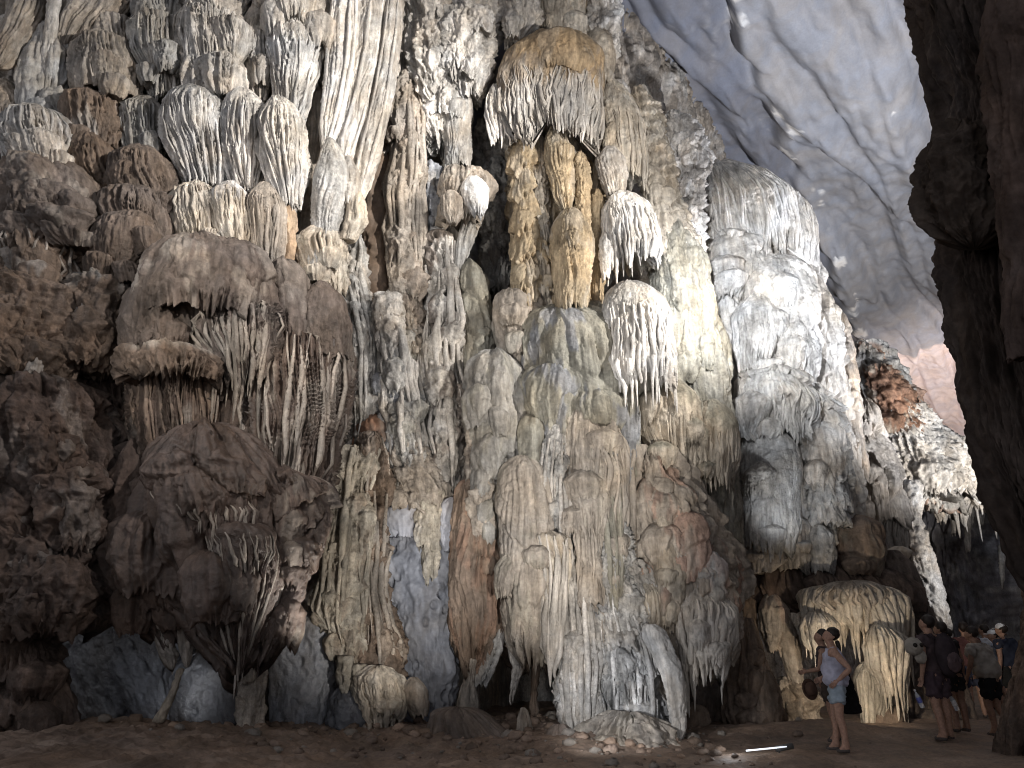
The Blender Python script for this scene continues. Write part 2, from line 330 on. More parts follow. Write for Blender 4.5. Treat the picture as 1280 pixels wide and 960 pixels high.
def build(spec):
    cur = None
    for line in spec.strip().splitlines():
        line = line.strip()
        if not line or line[0] == '#': continue
        part = line[0] == '>'; f = [x.strip() for x in line.lstrip('>').split('|')]
        kw = {}
        if part: name, sty, col, Y, rows = f[:5]; ex = f[5] if len(f) > 5 else ''
        else: name, label, grp, sty, col, Y, rows = f[:7]; ex = f[7] if len(f) > 7 else ''
        for kv in ex.split():
            k, v = kv.split('=')
            try: v = float(v)
            except ValueError: pass
            kw[k] = v
        if name == 'fluted_bulb':
            q = rows_of(rows); rows = ';'.join('%f %f %f' % (r[0]+(r[0]-q[0][0])*.07, r[1]-(r[2]-r[1])*.05, r[2]+(r[2]-r[1])*.05) for r in q)
        sp = {k: kw.pop(k) for k in ('sn', 'sa', 'sb', 'sh', 'sr', 'sc') if k in kw}; spp = sp.pop('sc', None)
        o = body(name, rows_of(rows), float(Y), sty, col, cur if part else None, **kw)
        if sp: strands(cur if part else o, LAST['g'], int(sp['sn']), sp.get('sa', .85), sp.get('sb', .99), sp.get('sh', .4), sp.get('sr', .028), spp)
        grow(o if not part else cur, rows_of(rows), float(Y), sty, col, kw, _seed[0])
        if not part:
            cur = o; tag(o, label, CATS.get(name, name.replace('_', ' ')), GRP.get(grp))
CATS = dict(fluted_bulb='flowstone bulb', brown_mound='flowstone mound')
GRP = dict(ul='fluted bulbs crowding the upper left wall', dr='hanging draperies', ub='brown mounds at the left edge', gc='beaded columns under the golden cap',
  wc='pale fringed caps right of centre', st='rock columns of the centre wall', fw='far rock beyond the columns', bt='stalactites over the low recess', mm='smooth mounds of the centre', ft='ledge on the far column', lo='low formations on the right')
# ---------------------------------------------------------------- the setting: cave wall, ceiling, floor
def strip_wall(name, path, z0, z1, mat, c1, seed, amp=.5, step=.07, c2=None, recess=None, lean=0.0, ribs=.12, thick=None):
    pth = np.array(path, float); L = np.concatenate([[0], np.cumsum(np.hypot(*np.diff(pth, axis=0).T))])
    ns = int(L[-1]/step); nz = int((z1-z0)/step); s = np.linspace(0, L[-1], ns)
    x = np.interp(s, L, pth[:,0]); y = np.interp(s, L, pth[:,1])
    k = 25; ker = np.ones(k)/k; xp = np.convolve(np.pad(x, k//2, 'edge'), ker, 'valid'); yp = np.convolve(np.pad(y, k//2, 'edge'), ker, 'valid')
    tx = np.gradient(xp); ty = np.gradient(yp); l = np.hypot(tx, ty); nx, ny = ty/l, -tx/l
    z = np.linspace(z0, z1, nz); Sg, Zg = np.meshgrid(s, z)
    d = amp*fbm(Sg/2.2, Zg/3.0, seed, 5, .5) + ribs*2*(1-np.exp(-np.abs(n2(Sg/.28+.3*n2(Sg, Zg, seed+2), Zg/2.4, seed+1))*5)) + .16*fbm(Sg/.35, Zg/.5, seed+3, 4, .6, rid=True)
    c, q = cells(Sg/.24, Zg/.3, seed+4); d -= .10*(q > .6)*sst(.45, .2, c)
    d -= .35*sst(.30, .55, n2(Sg/.8, Zg/2.0, seed+8))
    X = xp[None,:]+nx*d; Y = yp[None,:]+ny*d
    if recess is not None: Y = Y + recess(X, Zg)
    Y = Y + lean*(Zg-z0)
    col = colr(c1)[None,None,:]*np.ones(X.shape+(1,)); 
    m = sst(0, .4, n2(Sg/.9, Zg/1.6, seed+5)+.4*n2(Sg/.2, Zg/.35, seed+6))[...,None]; col = col*(1-m)+colr(c2 or 'pale')*m
    o = link_mesh(name, np.stack([X, Y, Zg], -1).reshape(-1, 3), grid_faces(nz, ns, False), mat, None, col.reshape(-1, 3))
    o['kind'] = 'structure'; return o
def rec(X, Z):
    r = 2.2*sst(-1.35, -1.05, X)*sst(.15, -.15, X)*sst(6.6, 7.4, Z)*sst(16.5, 15, Z)
    r += 2.3*sst(-.8, .2, X)*sst(3.2, 2.2, Z)*sst(4.0, 3.0, X)              # low dark hollow below the centre
    return r
strip_wall('cave_wall', [(-22, 9), (-14, 12.3), (-6, 13.6), (-1, 15.0), (2, 15.9), (4, 18.2), (5.5, 20.2), (8, 24.5), (17, 36.5), (24, 60)], -1, 19, M_ROUGH, 'tan', 3, .5, .075, 'pale', rec)
strip_wall('far_cave_wall', [(20, 58), (30, 66), (50, 66), (64, 50), (70, 20)], -1, 16, M_ROUGH, (.20,.20,.21), 21, .8, .16, 'slate')
# ceiling: one vault along the passage (heading right and back), coming down behind the columns on the left
def vault():
    DP = np.array([.55, .835]); DQ = np.array([.835, -.55])
    p = np.linspace(-16, 62, 620); q = np.linspace(-14, 46, 620); Q, Pp = np.meshgrid(q, p)
    Zc = 18.6 - .105*(Pp-10) + .5*n2(Pp/9, Q/9, 31)
    side = np.clip((-1.5-Q)/5.2, 0, None)
    XX = DP[0]*Pp+DQ[0]*Q; YY = DP[1]*Pp+DQ[1]*Q
    yw = np.interp(XX, [-22, -14, -6, -1, 2, 4, 5.5, 8, 17, 30], [9, 12.3, 13.6, 15, 15.9, 18.2, 20.2, 24.5, 36.5, 56])
    Z = Zc - 6.5*side**1.8*sst(-.3, 1.2, YY-yw) - .010*np.clip(Q-6, 0, None)**2
    # folds that follow the passage, scallops, the long crack
    Qd = Q - .10*Pp; w = .8*n2(Pp/11, Q/5, 33)
    Z += .50*n2(Pp/14, (Qd+w)/2.0, 34) + .26*n2(Pp/7+3, (Qd+w)/.9, 35) + .22*fbm(Pp/2.6, Q/1.1, 36, 5, .55, rid=True) + .12*sst(-.05, .05, n2(Pp/5, (Qd+w)/.8, 45))
    Z += .55*sst(-.04, .16, n2(Pp/15+4, (Qd+1.2*w)/2.6, 37)) + .30*sst(-.04, .12, n2(Pp/12+9, (Qd+w)/1.5, 42))
    cr = Q + 4.15 + .35*n2(Pp/1.4, Pp*0, 38) + .02*(Pp-15); Z += .5*np.exp(-(cr/.16)**2)*sst(26, 18, Pp); Z += .5*sst(.1, -.25, cr)
    Z -= .07*fbm(Pp/.35, Q/.3, 41, 3)
    X = DP[0]*Pp+DQ[0]*Q; Y = DP[1]*Pp+DQ[1]*Q
    Z = np.maximum(Z, 1.0)
    c = colr((.34,.345,.375))*np.ones(X.shape+(1,))
    dk = sst(.15, -.35, cr)[...,None]; c = c*(1-dk)+colr((.20,.21,.25))*dk
    m = sst(.0, .5, fbm(Pp/4, Q/2.5, 39, 5))[...,None]; c = c*(1-m*.45)+colr((.44,.445,.475))*m*.4
    k = (sst(.52, .60, fbm(Pp/1.6, Q/.9, 40, 5, .6)+.42*np.exp(-((cr-.35)/.5)**2)))[...,None]; c = c*(1-k)+colr('snow')*k
    vn = np.exp(-(np.abs(n2(Pp/4+8, Q/3, 43))/.006)**2)[...,None]*.12; c = c*(1-vn)+colr('snow')*vn
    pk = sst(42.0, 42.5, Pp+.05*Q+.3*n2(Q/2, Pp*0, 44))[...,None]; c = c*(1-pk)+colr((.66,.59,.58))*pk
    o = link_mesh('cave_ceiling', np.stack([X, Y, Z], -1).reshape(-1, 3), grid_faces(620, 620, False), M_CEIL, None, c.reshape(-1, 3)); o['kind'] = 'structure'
M_CEIL = stone('ceiling_limestone', bump=0.35, bs=6, streak=0.0, mott=0.14, spot=0.10, rough=(.7, .9)); MATS['ceil'] = M_CEIL
vault()
# floor: trodden earth, a bank rising to the left
def floor_z(X, Y):
    bank = .24*sst(-.8, -5.0, X)*sst(12.4, 11.2, Y) + .10*sst(-1, -5, X) + .60*sst(-6.6, -9.0, X)*sst(13.5, 11.0, Y)
    bank += .12*sst(11, 12.5, Y)*sst(3.0, 1.0, X)*sst(-4.5, -2.5, X)
    z = bank + .10*fbm(X/1.6, Y/1.6, 51, 4) + .09*fbm(X/.5, Y/.5, 53, 5, .6, rid=True)*(.45+.9*sst(2, -2, X))
    z += .22*np.exp(-((X-4.9)/1.6)**2-((Y-13.2)/.7)**2)
    z += np.where(X > 0, .02*(X)*sst(9, 6, Y), 0)
    return z
def floor():
    xs = np.concatenate([np.linspace(-40, -11, 40), np.linspace(-11, 11, 560)[1:], np.linspace(11, 60, 90)[1:]])
    ys = np.concatenate([np.linspace(-10, 8.5, 50), np.linspace(8.5, 20, 300)[1:], np.linspace(20, 70, 90)[1:]])
    X, Y = np.meshgrid(xs, ys); Z = floor_z(X, Y)
    c = colr((.27,.20,.155))*np.ones(X.shape+(1,)); m = sst(0, .5, fbm(X/.9, Y/.5, 55, 5))[...,None]*.6; c = c*(1-m)+colr((.37,.285,.22))*m
    o = link_mesh('cave_floor', np.stack([X, Y, Z], -1).reshape(-1, 3), grid_faces(len(ys), len(xs), False), M_EARTH, None, c.reshape(-1, 3)); o['kind'] = 'structure'
floor()
SPEC = '''
# ---- upper left: hanging ribbons and fluted bulbs. kind | label | group | style | colour | Y | rows(y xl xr) | overrides
hanging_drapery | widest of the slanting tan ribbons in the top left corner, folded like cloth | dr | drape | tan | 12.2 | -20 20 66; 20 14 52; 50 2 36; 85 -18 12 | fw=.09 fa=.07 lean=-.5
hanging_drapery | narrow upright ribbon just right of the corner ribbon at the top left | dr | drape | pale | 12.1 | -20 62 80; 30 58 74; 70 52 66; 92 56 60 | bot=.3
hanging_drapery | brown slanting drapery sheet left of the top left bulbs, frayed at its foot | dr | drape | tan | 12.4 | -20 92 140; 15 85 128; 40 72 108; 66 70 84 | fw=.08 fa=.07
hanging_drapery | dark tan slanting drapery beside the frayed sheet, ending above a small bulb | dr | drape | tan | 12.5 | -20 136 176; 15 120 160; 40 100 135; 62 92 112 | fw=.08 fa=.07
fluted_bulb | small brown cap high on the left wall, under the slanting drapery sheets | ul | bulb | tan | 12.6 | 18 128 150; 30 120 168; 62 122 170 |
fluted_bulb | smooth blue-grey mound with a pointed top, left of all the fluted bulbs | ul | smooth | ash | 12.5 | 30 60 70; 48 44 84; 75 36 98; 110 26 92; 150 22 76 | fa=.05
fluted_bulb | ribbed brown mound at the far left edge above the big brown mounds | ul | bulb | tan | 12.4 | 100 -10 22; 130 -14 30; 170 -10 28; 225 -12 12 |
fluted_bulb | rough tan bulb between the blue-grey mound and the grey fluted bulb | ul | bulb | tan | 12.5 | 44 105 150; 62 98 168; 90 96 176; 125 100 176 | fw=.08
fluted_bulb | grey bulb with a smooth crown, leftmost of the top row of fluted bulbs | ul | bulb | ash | 12.5 | 14 180 222; 40 168 228; 70 170 230; 95 184 228; 122 190 226 | c2=grey c2t=.3 sn=15 sa=.22 sb=.97 sh=.12 sr=.024
fluted_bulb | dark grey boulder-like bulb cut off by the picture's top edge | ul | bulb | grey | 12.6 | -40 172 226; 0 170 232; 36 176 226 |
fluted_bulb | pale tall bulb of the top row with two small bulbs growing on its front | ul | bulb | pale | 12.5 | 2 262 285; 14 230 304; 50 226 308; 80 232 308; 126 244 296 | sn=15 sa=.22 sb=.97 sh=.12 sr=.024
> lobe | bulb | pale | 12.1 | 66 236 250; 78 230 264; 100 229 262; 122 232 258
> lobe | bulb | pale | 12.05 | 66 262 276; 80 256 284; 100 258 286; 122 262 280
fluted_bulb | cut-off pale bulb above the top row, touching the picture's top edge | ul | bulb | pale | 12.7 | -40 226 310; 0 230 308; 26 240 300 |
fluted_bulb | slim white bulb in the top row with a soft grey shoulder | ul | bulb | pale | 12.5 | 8 314 330; 30 305 340; 60 306 342; 95 310 338; 122 316 330 |
fluted_bulb | large white bulb of the top row with an orange-stained frilled foot | ul | bulb | white | 12.4 | 14 350 372; 34 340 388; 60 340 398; 90 344 394; 118 346 384; 146 352 376 | c3=orange c3a=.25 g=0 sn=15 sa=.22 sb=.97 sh=.12 sr=.024
fluted_bulb | ragged white fluted mass at the top edge between bulbs and long draperies | ul | tier | pale | 12.7 | -40 318 420; 20 328 410; 70 356 408; 98 370 400 | fw=.08
fluted_bulb | brown shaggy bulb left of the grey fluted middle bulb | ul | bulb | brown | 12.3 | 116 100 130; 132 86 150; 160 84 160; 188 92 156 | c3=pale c3a=.5
fluted_bulb | small grey knob resting against the brown shaggy bulb | ul | lump | grey | 12.3 | 116 60 80; 130 50 92; 148 54 92 |
fluted_bulb | grey fluted bulb with dark folds, just left of the big white pair | ul | bulb | grey | 12.3 | 120 166 192; 140 152 206; 170 156 204; 205 166 200 | sn=15 sa=.22 sb=.97 sh=.12 sr=.024
fluted_bulb | broad white bulb with a grey scaly crown, largest of the middle row | ul | bulb | white | 12.15 | 110 236 262; 126 206 282; 160 206 286; 195 220 284; 230 238 284 | c2=grey c2t=.22 b=.8 px=1.0 g=0 sn=15 sa=.22 sb=.97 sh=.12 sr=.024
fluted_bulb | little rounded knob perched on the crown of the largest white bulb | ul | lump | pale | 12.2 | 102 252 268; 116 250 282; 130 258 282 |
fluted_bulb | narrow white bulb between the two broad white ones of the middle row | ul | bulb | white | 12.05 | 110 298 318; 128 280 330; 165 278 328; 200 286 326; 234 296 320 | px=1.0 g=0 sn=15 sa=.22 sb=.97 sh=.12 sr=.024
fluted_bulb | bright white teardrop bulb at the right end of the middle row | ul | bulb | white | 11.95 | 122 334 356; 142 322 376; 180 322 384; 215 334 382; 254 354 372 | px=1.0 c3=pale g=0 sn=15 sa=.22 sb=.97 sh=.12 sr=.024
fluted_bulb | light fluted bulb at the left edge, standing on the broad brown mound | ul | bulb | pale | 11.9 | 138 30 70; 156 10 90; 180 6 98; 212 22 92 | c2=grey c2t=.22 sn=15 sa=.22 sb=.97 sh=.12 sr=.024
fluted_bulb | brown bulb right of the light fluted left-edge bulb, half buried | ul | bulb | brown | 12.0 | 164 96 126; 186 90 142; 220 92 146; 246 110 138 |
fluted_bulb | dark brown bulb beside the black cleft, second above the big smooth dome | ul | bulb | umber | 11.9 | 182 160 190; 204 142 210; 232 140 218; 272 164 212 | fw=.07
fluted_bulb | cream bulb with a white dusted crown, left one of the lowest row | ul | bulb | cream | 11.8 | 228 234 258; 244 218 274; 268 218 280; 306 228 276 | px=1.0 c3=brown sn=15 sa=.22 sb=.97 sh=.12 sr=.024
fluted_bulb | cream bulb with a snowy round cap, middle one of the lowest row | ul | bulb | cream | 11.7 | 227 280 298; 242 266 312; 262 268 314; 316 282 316 | c2=snow c2t=.25 px=1.0 sn=15 sa=.22 sb=.97 sh=.12 sr=.024
fluted_bulb | tan triple-lobed bulb right of the snowy-capped one | ul | bulb | tan | 11.75 | 228 326 340; 246 312 350; 270 312 354; 330 318 350 | px=1.0 sn=15 sa=.22 sb=.97 sh=.12 sr=.024
fluted_bulb | orange-brown stack of little frills at the right end of the lowest row | ul | tier | orange | 11.9 | 254 346 362; 272 348 368; 300 346 368; 330 340 362 |
hanging_drapery | dim tan column behind the bulbs, left neighbour of the white draperies | dr | drape | tan | 12.8 | 20 396 414; 90 388 410; 200 380 400; 320 366 394; 370 370 390 |
hanging_drapery | leftmost of the long white draperies, ending in the pear-shaped bulb | dr | drape | white | 12.5 | -30 418 456; 60 411 449; 120 404 441; 165 398 428; 196 400 412 | fw=.17 fa=.05 px=1.0 sn=3 sa=.0 sb=.98 sh=.1 sr=.05
hanging_drapery | second long white drapery, its foot hooked towards the pear-shaped bulb | dr | drape | white | 12.6 | -30 452 484; 80 442 472; 130 432 460; 180 418 444; 215 418 436 | fw=.17 fa=.05 px=1.0 sn=3 sa=.0 sb=.98 sh=.1 sr=.05
hanging_drapery | third long white drapery, widest at the top with fine creases | dr | drape | pale | 12.8 | -30 480 508; 60 470 500; 130 458 490; 200 440 474; 262 428 452 | fw=.17 fa=.05 px=1.0 sn=3 sa=.0 sb=.98 sh=.1 sr=.05
pear_bulb | tall grey-white pear-shaped bulb hanging from the long draperies, pinched at its neck | - | bulb | ash | 12.0 | 172 408 416; 190 398 430; 215 393 434; 245 390 432; 285 394 422; 308 390 412; 330 386 412; 362 398 404 | fa=.07 fl=4 fr=0 b=.8 cap=.15 px=.9 bot=.1 g=0
> side_lobe | bulb | pale | 12.15 | 196 428 440; 216 424 450; 245 424 450; 280 422 438; 300 424 430 | fl=3 fr=0
> side_lobe | bulb | cream | 12.1 | 238 444 452; 256 432 459; 280 430 458; 302 426 442 | fl=3 fr=0
> skirt | bulb | cream | 12.2 | 286 374 440; 310 368 434; 340 380 432; 368 400 430 | fr=.5 fl=3
# ---- left edge: brown mounds
brown_mound | broad smooth brown mound under the light fluted bulb at the left edge | ub | lump | umber | 11.5 | 206 30 90; 226 -10 118; 262 -20 136; 300 -20 130; 318 -10 118 | fa=.05 fw=.09 ft=.45 fr=.35 gs=.1 c3=tan
brown_mound | rounded brown mound with a ribbed skirt next to the black cleft | ub | bulb | umber | 11.5 | 232 150 180; 246 130 204; 272 126 213; 306 146 210 | fw=.08
brown_mound | brown ribbed mound just above the mossy shoulder, left of the big dome | ub | bulb | umber | 11.3 | 268 140 176; 286 118 204; 320 112 206; 358 116 180 | fw=.07 fa=.05
brown_mound | dripping brown ledge with a small pale plume at the left edge | ub | tier | brown | 11.4 | 296 -20 90; 320 -20 116; 350 -20 114; 374 -10 96 | th=.5 c3=pale sn=16 sa=.4 sh=.2 sr=.025 sc=tan
brown_mound | grey-topped mossy shoulder tucked against the big smooth dome | ub | moss | brown | 11.2 | 346 100 140; 362 82 172; 400 72 170; 440 100 162; 470 118 146 | c2=grey c2t=.12
brown_mound | shaggy moss-like brown slope at the left edge above the ribbed block | ub | moss | brown | 11.1 | 350 -30 60; 380 -40 110; 430 -40 112; 478 -40 96 |
brown_mound | ribbed dark block at the left edge with white droplets on its shoulder | ub | moss | choc | 11.0 | 462 -20 70; 486 -40 118; 540 -40 140; 600 -40 138; 680 -40 130; 740 -40 120 | fa=.12 fw=.3 fl=3 c3=pale c3a=.25
> white_drip | tier | pale | 10.35 | 430 40 50; 452 36 56; 480 24 48; 520 18 40 |
brown_mound | dark recessed rib between the left block and the hanging lower mass | ub | rough | choc | 11.6 | 470 118 160; 540 120 170; 640 110 165; 720 90 160 |
brown_mound | lowest dark brown bulge at the left edge, above the grey hollow | ub | rough | choc | 10.9 | 640 -40 90; 680 -40 130; 740 -40 136; 775 -40 90; 800 -40 50 | fr=.3 ta=.12
brown_mound | earthy foot of the left wall left of the grey hollow, full of small drips | ub | tier | choc | 10.9 | 770 -40 50; 810 -40 70; 850 -40 74; 900 -40 82; 935 -40 100 | mat=rough
# ---- the great dark hanging mass
fringed_dome | huge dark brown dome of smooth lobes with a curtain of long thin drips below | - | smooth | umber | 11.0 | 296 222 262; 306 206 304; 330 186 332; 360 174 344; 385 168 346; 408 170 340 | cap=.3 b=.8 fa=.03 ro=.05 rs=.3 fr=.35 ga=.012 gs=.08 c3=tan c3a=.6 g=0
> lobe | smooth | umber | 10.9 | 304 262 306; 320 256 332; 350 250 346; 392 254 340 | fa=.02 ro=.04 c3=tan fr=.3 g=0
> lobe | smooth | umber | 11.2 | 324 340 362; 345 336 384; 385 338 392; 432 344 390 | fa=.02 ro=.04 c3=tan c3a=.4 fr=.3 g=0
> lobe | fringe | umber | 11.3 | 352 384 408; 372 380 428; 410 382 442; 450 386 446 | ro=.04 c3=tan c3a=.3 fr=.3 g=0 ft=.55
> lobe | smooth | umber | 10.8 | 356 172 210; 376 162 240; 410 158 252; 440 166 250 | ro=.05 fr=.4 g=0
> curtain | drape | dark | 11.35 | 380 170 340; 420 166 345; 480 168 345; 540 175 340; 570 190 320 | fa=.10 fw=.10 fs=.4 g=0 b=.45 c3=umber
> curtain | fringe | umber | 10.85 | 368 262 330; 388 246 346; 420 240 350; 450 250 345; 474 270 332 | fa=.14 fw=.08 fs=.75 ft=.02 fl=2 fr=.9 cap=.1 c3=tan c3a=.7 px=.85 g=0 b=.5 sn=30 sa=.02 sb=.97 sh=.8 sr=.030 sc=tan
> curtain | drape | dark | 11.45 | 425 290 440; 470 284 442; 530 284 434; 600 290 420; 640 300 405 | fa=.15 fw=.11 fs=.7 fl=5 fr=.6 cap=.06 mat=wet c3=tan c3a=.7 px=.85 g=0 b=.6 sn=26 sa=.02 sb=.95 sh=0 sr=.032 sc=tan
> curtain | drape | dark | 11.0 | 452 160 272; 480 156 276; 530 160 275; 570 170 268 | fa=.12 fw=.10 fs=.7 fl=3 fr=.6 cap=.06 c3=tan c3a=.5 px=.85 g=0 b=.5 sn=20 sa=.02 sb=.9 sh=0 sr=.028 sc=brown
> ledge | lump | brown | 10.6 | 428 172 250; 438 156 272; 456 152 276; 474 160 268 | c2=tan c2t=.3 fr=.5 fw=.07 fa=.09 ft=.45 b=.5 g=0
> shelf | fringe | umber | 10.7 | 396 170 232; 412 162 240; 436 166 240 | fa=.1 fw=.07
hanging_mass | dark brown hanging mass with a domed crown and glistening right flank, tapering to the hollow | - | smooth | choc | 10.9 | 532 240 275; 545 205 312; 580 185 335; 630 172 352; 690 180 352; 740 205 350; 780 242 335; 825 284 312 | cap=.12 mat=wet b=.75 ro=.045 rs=.5 ta=.10 th=.9 lob=.2 fr=.4 g=3
> left_flank | smooth | choc | 11.1 | 555 165 200; 585 150 232; 640 132 240; 700 110 240; 745 130 235; 775 180 236; 800 206 240 | cap=.1 lob=.2 ro=.07 fr=.35 fw=.2
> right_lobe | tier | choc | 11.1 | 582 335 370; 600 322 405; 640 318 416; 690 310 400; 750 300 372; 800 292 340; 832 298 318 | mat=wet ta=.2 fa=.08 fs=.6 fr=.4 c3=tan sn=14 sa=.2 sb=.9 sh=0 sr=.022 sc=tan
> brow | smooth | choc | 10.45 | 586 225 262; 600 208 300; 622 204 318; 646 214 312 | mat=wet ro=.05 g=0 fr=.3
> brow | smooth | choc | 10.6 | 640 170 215; 660 150 235; 700 140 240; 740 150 230 | mat=wet ro=.05 g=0 fr=.3
> brow | fringe | choc | 10.45 | 606 196 250; 618 190 300; 640 205 320; 662 216 318 | mat=wet fr=.6 fw=.08 c3=tan c3a=.5 b=.6 g=0 sn=20 sa=.5 sh=.22 sr=.016 sc=tan
> brow | fringe | choc | 10.4 | 650 262 330; 664 256 344; 690 268 344; 712 280 338 | mat=wet fr=.6 fw=.08 c3=pale c3a=.4 b=.7 g=0 sn=14 sa=.5 sh=.22 sr=.016 sc=tan
> brow | lump | choc | 10.4 | 566 262 300; 580 250 322; 604 256 330; 620 270 322 | mat=wet g=0
> brow | lump | choc | 10.4 | 560 200 240; 575 192 268; 600 190 270; 618 196 250 | mat=wet
> rim | tier | choc | 10.85 | 640 396 416; 670 380 410; 710 364 392; 760 346 374; 800 330 352; 826 316 330 | fa=.09 fs=.6 fw=.07 mat=wet bot=.2 ta=.1 th=.35 fr=.5
> root | rough | choc | 10.55 | 668 262 275; 720 258 270; 770 240 262; 800 248 270; 832 282 296 | fs=.7 mat=wet fr=.3 lob=.08 ro=.07
> curtain | drape | choc | 10.85 | 650 250 350; 700 250 372; 760 255 350; 800 270 330; 836 285 312 | fa=.09 fw=.12 fs=.7 mat=wet bot=.05 fr=.5 g=1 sn=9 sa=.1 sb=.97 sh=.3 sr=.02 sc=tan
stalactite | brown fang hanging at the left over the grey hollow | bt | rough | umber | 11.2 | 730 60 140; 762 60 140; 778 95 128; 792 100 110 | bot=.2
stalactite | tan fang between two grey rock faces, left of the vine-like root | bt | rough | tan | 11.0 | 770 185 215; 795 192 214; 815 200 220; 835 212 222 | bot=.2 lob=.05 ro=.05
stalactite | flat tan tooth with a square tip over the middle of the hollow | bt | drape | tan | 10.9 | 780 222 242; 805 224 240; 835 230 236 | bot=.3 
stalactite | ribbed dark fringe hanging over the left end of the hollow | bt | fringe | umber | 11.1 | 700 0 110; 750 6 100; 784 10 60; 800 14 44 | fr=.3 g=0
grey_boulder | wide scalloped grey rock face glistening at the far left of the low hollow | - | bed | wetslate | 13.3 | 752 70 190; 780 56 200; 830 60 210; 880 80 215; 920 90 210 | mat=wetgrey b=.5 lob=.12 cap=.1 g=0
grey_boulder | pale grey swelling rock in the middle of the low hollow, shining on top | - | bed | wetslate | 12.9 | 762 150 210; 785 140 235; 830 142 250; 880 165 262; 925 180 262 | mat=wetgrey b=.5 lob=.10 cap=.15 g=0
grey_boulder | rounded grey rock right of the swelling rock in the low hollow | - | bed | wetslate | 12.7 | 816 225 280; 838 206 300; 870 205 304; 920 212 300 | mat=wetgrey b=.5 lob=.10 cap=.2 g=0
grey_boulder | upright grey slab with black cracks under the yellowish crag | - | bed | slate | 13.0 | 765 375 410; 790 345 420; 830 335 420; 870 330 418; 912 335 414 | mat=wetgrey b=.5 lob=.12 g=0 pit=.04
grey_boulder | rounded grey rock low between the slab and the yellow fringed foot | - | bed | wetslate | 12.8 | 855 420 444; 872 412 460; 900 408 470; 920 410 472 | mat=wetgrey
rock_pillar | thin knotted pillar joining the hanging mass to the ground, yellow on one side | st | rough | tan | 11.9 | 815 296 335; 840 306 334; 870 304 332; 900 300 330; 918 296 340 | c3=sand fa=.06 lob=.1
vine_root | pale thin root hanging down to the rubble in front of the hollow | - | drape | cream | 11.3 | 835 224 230; 860 214 222; 885 200 212; 905 188 204 | fa=.02 lob=.04 fr=0 ro=.03
# ---- centre wall
crag_column | yellowish pitted crag column beside the dark hanging mass, ragged at its foot | st | rough | sand | 13.0 | 560 425 470; 620 412 470; 700 402 462; 780 395 455; 840 422 455; 866 432 450 | c3=brown px=1 sn=12 sa=.03 sb=.95 sh=0 sr=.05 sc=sand
crag_column | brown pitted crag column carrying the fringed foot, left of the grey panel | st | rough | brown | 13.1 | 540 455 485; 640 448 480; 740 444 482; 800 440 500; 850 440 505; 880 448 480 | c3=tan px=1 sn=12 sa=.03 sb=.95 sh=0 sr=.05 sc=tan
drip_bulb | bright yellow-cream hanging foot with a comb of short stalactites and a round knob | - | fringe | cream | 12.5 | 832 452 490; 848 440 508; 868 444 512; 884 452 508; 894 460 500 | fa=.09 fw=.09 ft=.2 fs=.5 fr=.55 ga=.03 px=.9 ro=.06 sn=24 sa=.5 sh=.45 sr=.032
> knob | fringe | tan | 12.5 | 846 508 526; 862 502 535; 880 506 537; 896 514 536 | fr=.3
> fang | rough | sand | 12.6 | 820 424 440; 850 424 440; 868 428 434 | fr=.2 bot=.4
> fang | rough | sand | 12.6 | 830 440 460; 860 440 458; 880 444 452 | fr=.2 bot=.4
crag_column | pale rough column with a smooth brown front, from the slit down to the crystals | st | rough | tan | 13.5 | 90 505 522; 130 490 528; 220 488 530; 300 484 530; 400 486 528; 450 490 530 | c3=brown e=.9 ro=.07 sn=12 sa=.03 sb=.95 sh=0 sr=.05 sc=tan
crag_column | shaded flat brown strip right of the long white draperies | st | bed | brown | 13.7 | 170 468 488; 240 456 488; 330 452 486; 420 456 484; 470 460 480 | e=.8
crag_column | granular grey-green column under the pear-shaped bulb | st | pop | ash | 13.4 | 290 436 456; 350 420 458; 420 440 470; 500 440 475; 560 436 470 | c3=tan px=1 sn=12 sa=.03 sb=.95 sh=0 sr=.05 sc=ash
crag_column | cracked white rock column with pale blocks in the very centre left | st | rough | ash | 13.4 | 370 474 500; 420 470 520; 500 480 530; 580 490 530; 620 500 525 | c3=olive px=1 sn=12 sa=.03 sb=.95 sh=0 sr=.05 sc=pale
> block | rough | pale | 13.1 | 366 472 500; 384 468 504; 430 472 502; 450 480 500 | b=.5 lob=.05
crag_column | slate-blue knobbed patch of column with white crystal rims | st | rough | slate | 13.4 | 440 470 500; 490 470 510; 540 478 510; 570 486 506 | c3=snow c3a=.5
crag_column | dark pitted column with white crust, right of the cracked white column | st | rough | pale | 13.6 | 290 538 562; 360 532 578; 440 530 582; 540 534 584; 610 545 582; 640 552 576 | c3=umber c3a=.8 pit=.1 px=1 sn=12 sa=.03 sb=.95 sh=0 sr=.05 sc=pale
crag_column | rust-red flat rock under the slate-blue knobs | st | bed | rust | 13.4 | 520 446 480; 560 440 490; 620 446 484; 680 452 478 | c3=tan ro=.08
crag_column | tan pock-marked ridge sloping between rust-red rock and blue panels | st | rough | tan | 13.4 | 540 480 520; 580 472 545; 610 474 560; 640 476 560 | c3=pale b=.5
bedrock_panel | tall blue-grey bare rock panel with black cracks between two crag columns | - | bed | blue | 13.7 | 590 480 530; 640 474 575; 700 470 576; 780 472 572; 860 492 562; 915 500 556 | pit=.14 b=.45 g=0 pit=.06 ro=.09 lob=.15 px=1
> panel | bed | sky | 13.3 | 588 482 500; 606 480 524; 640 482 524; 672 486 520 | b=.3 g=0
> panel | bed | sky | 13.25 | 622 556 584; 640 548 586; 668 550 578; 690 556 566 | b=.35 g=0
> crust | rough | sand | 13.3 | 612 522 550; 650 520 548; 700 528 548; 720 534 540 | c3=pale
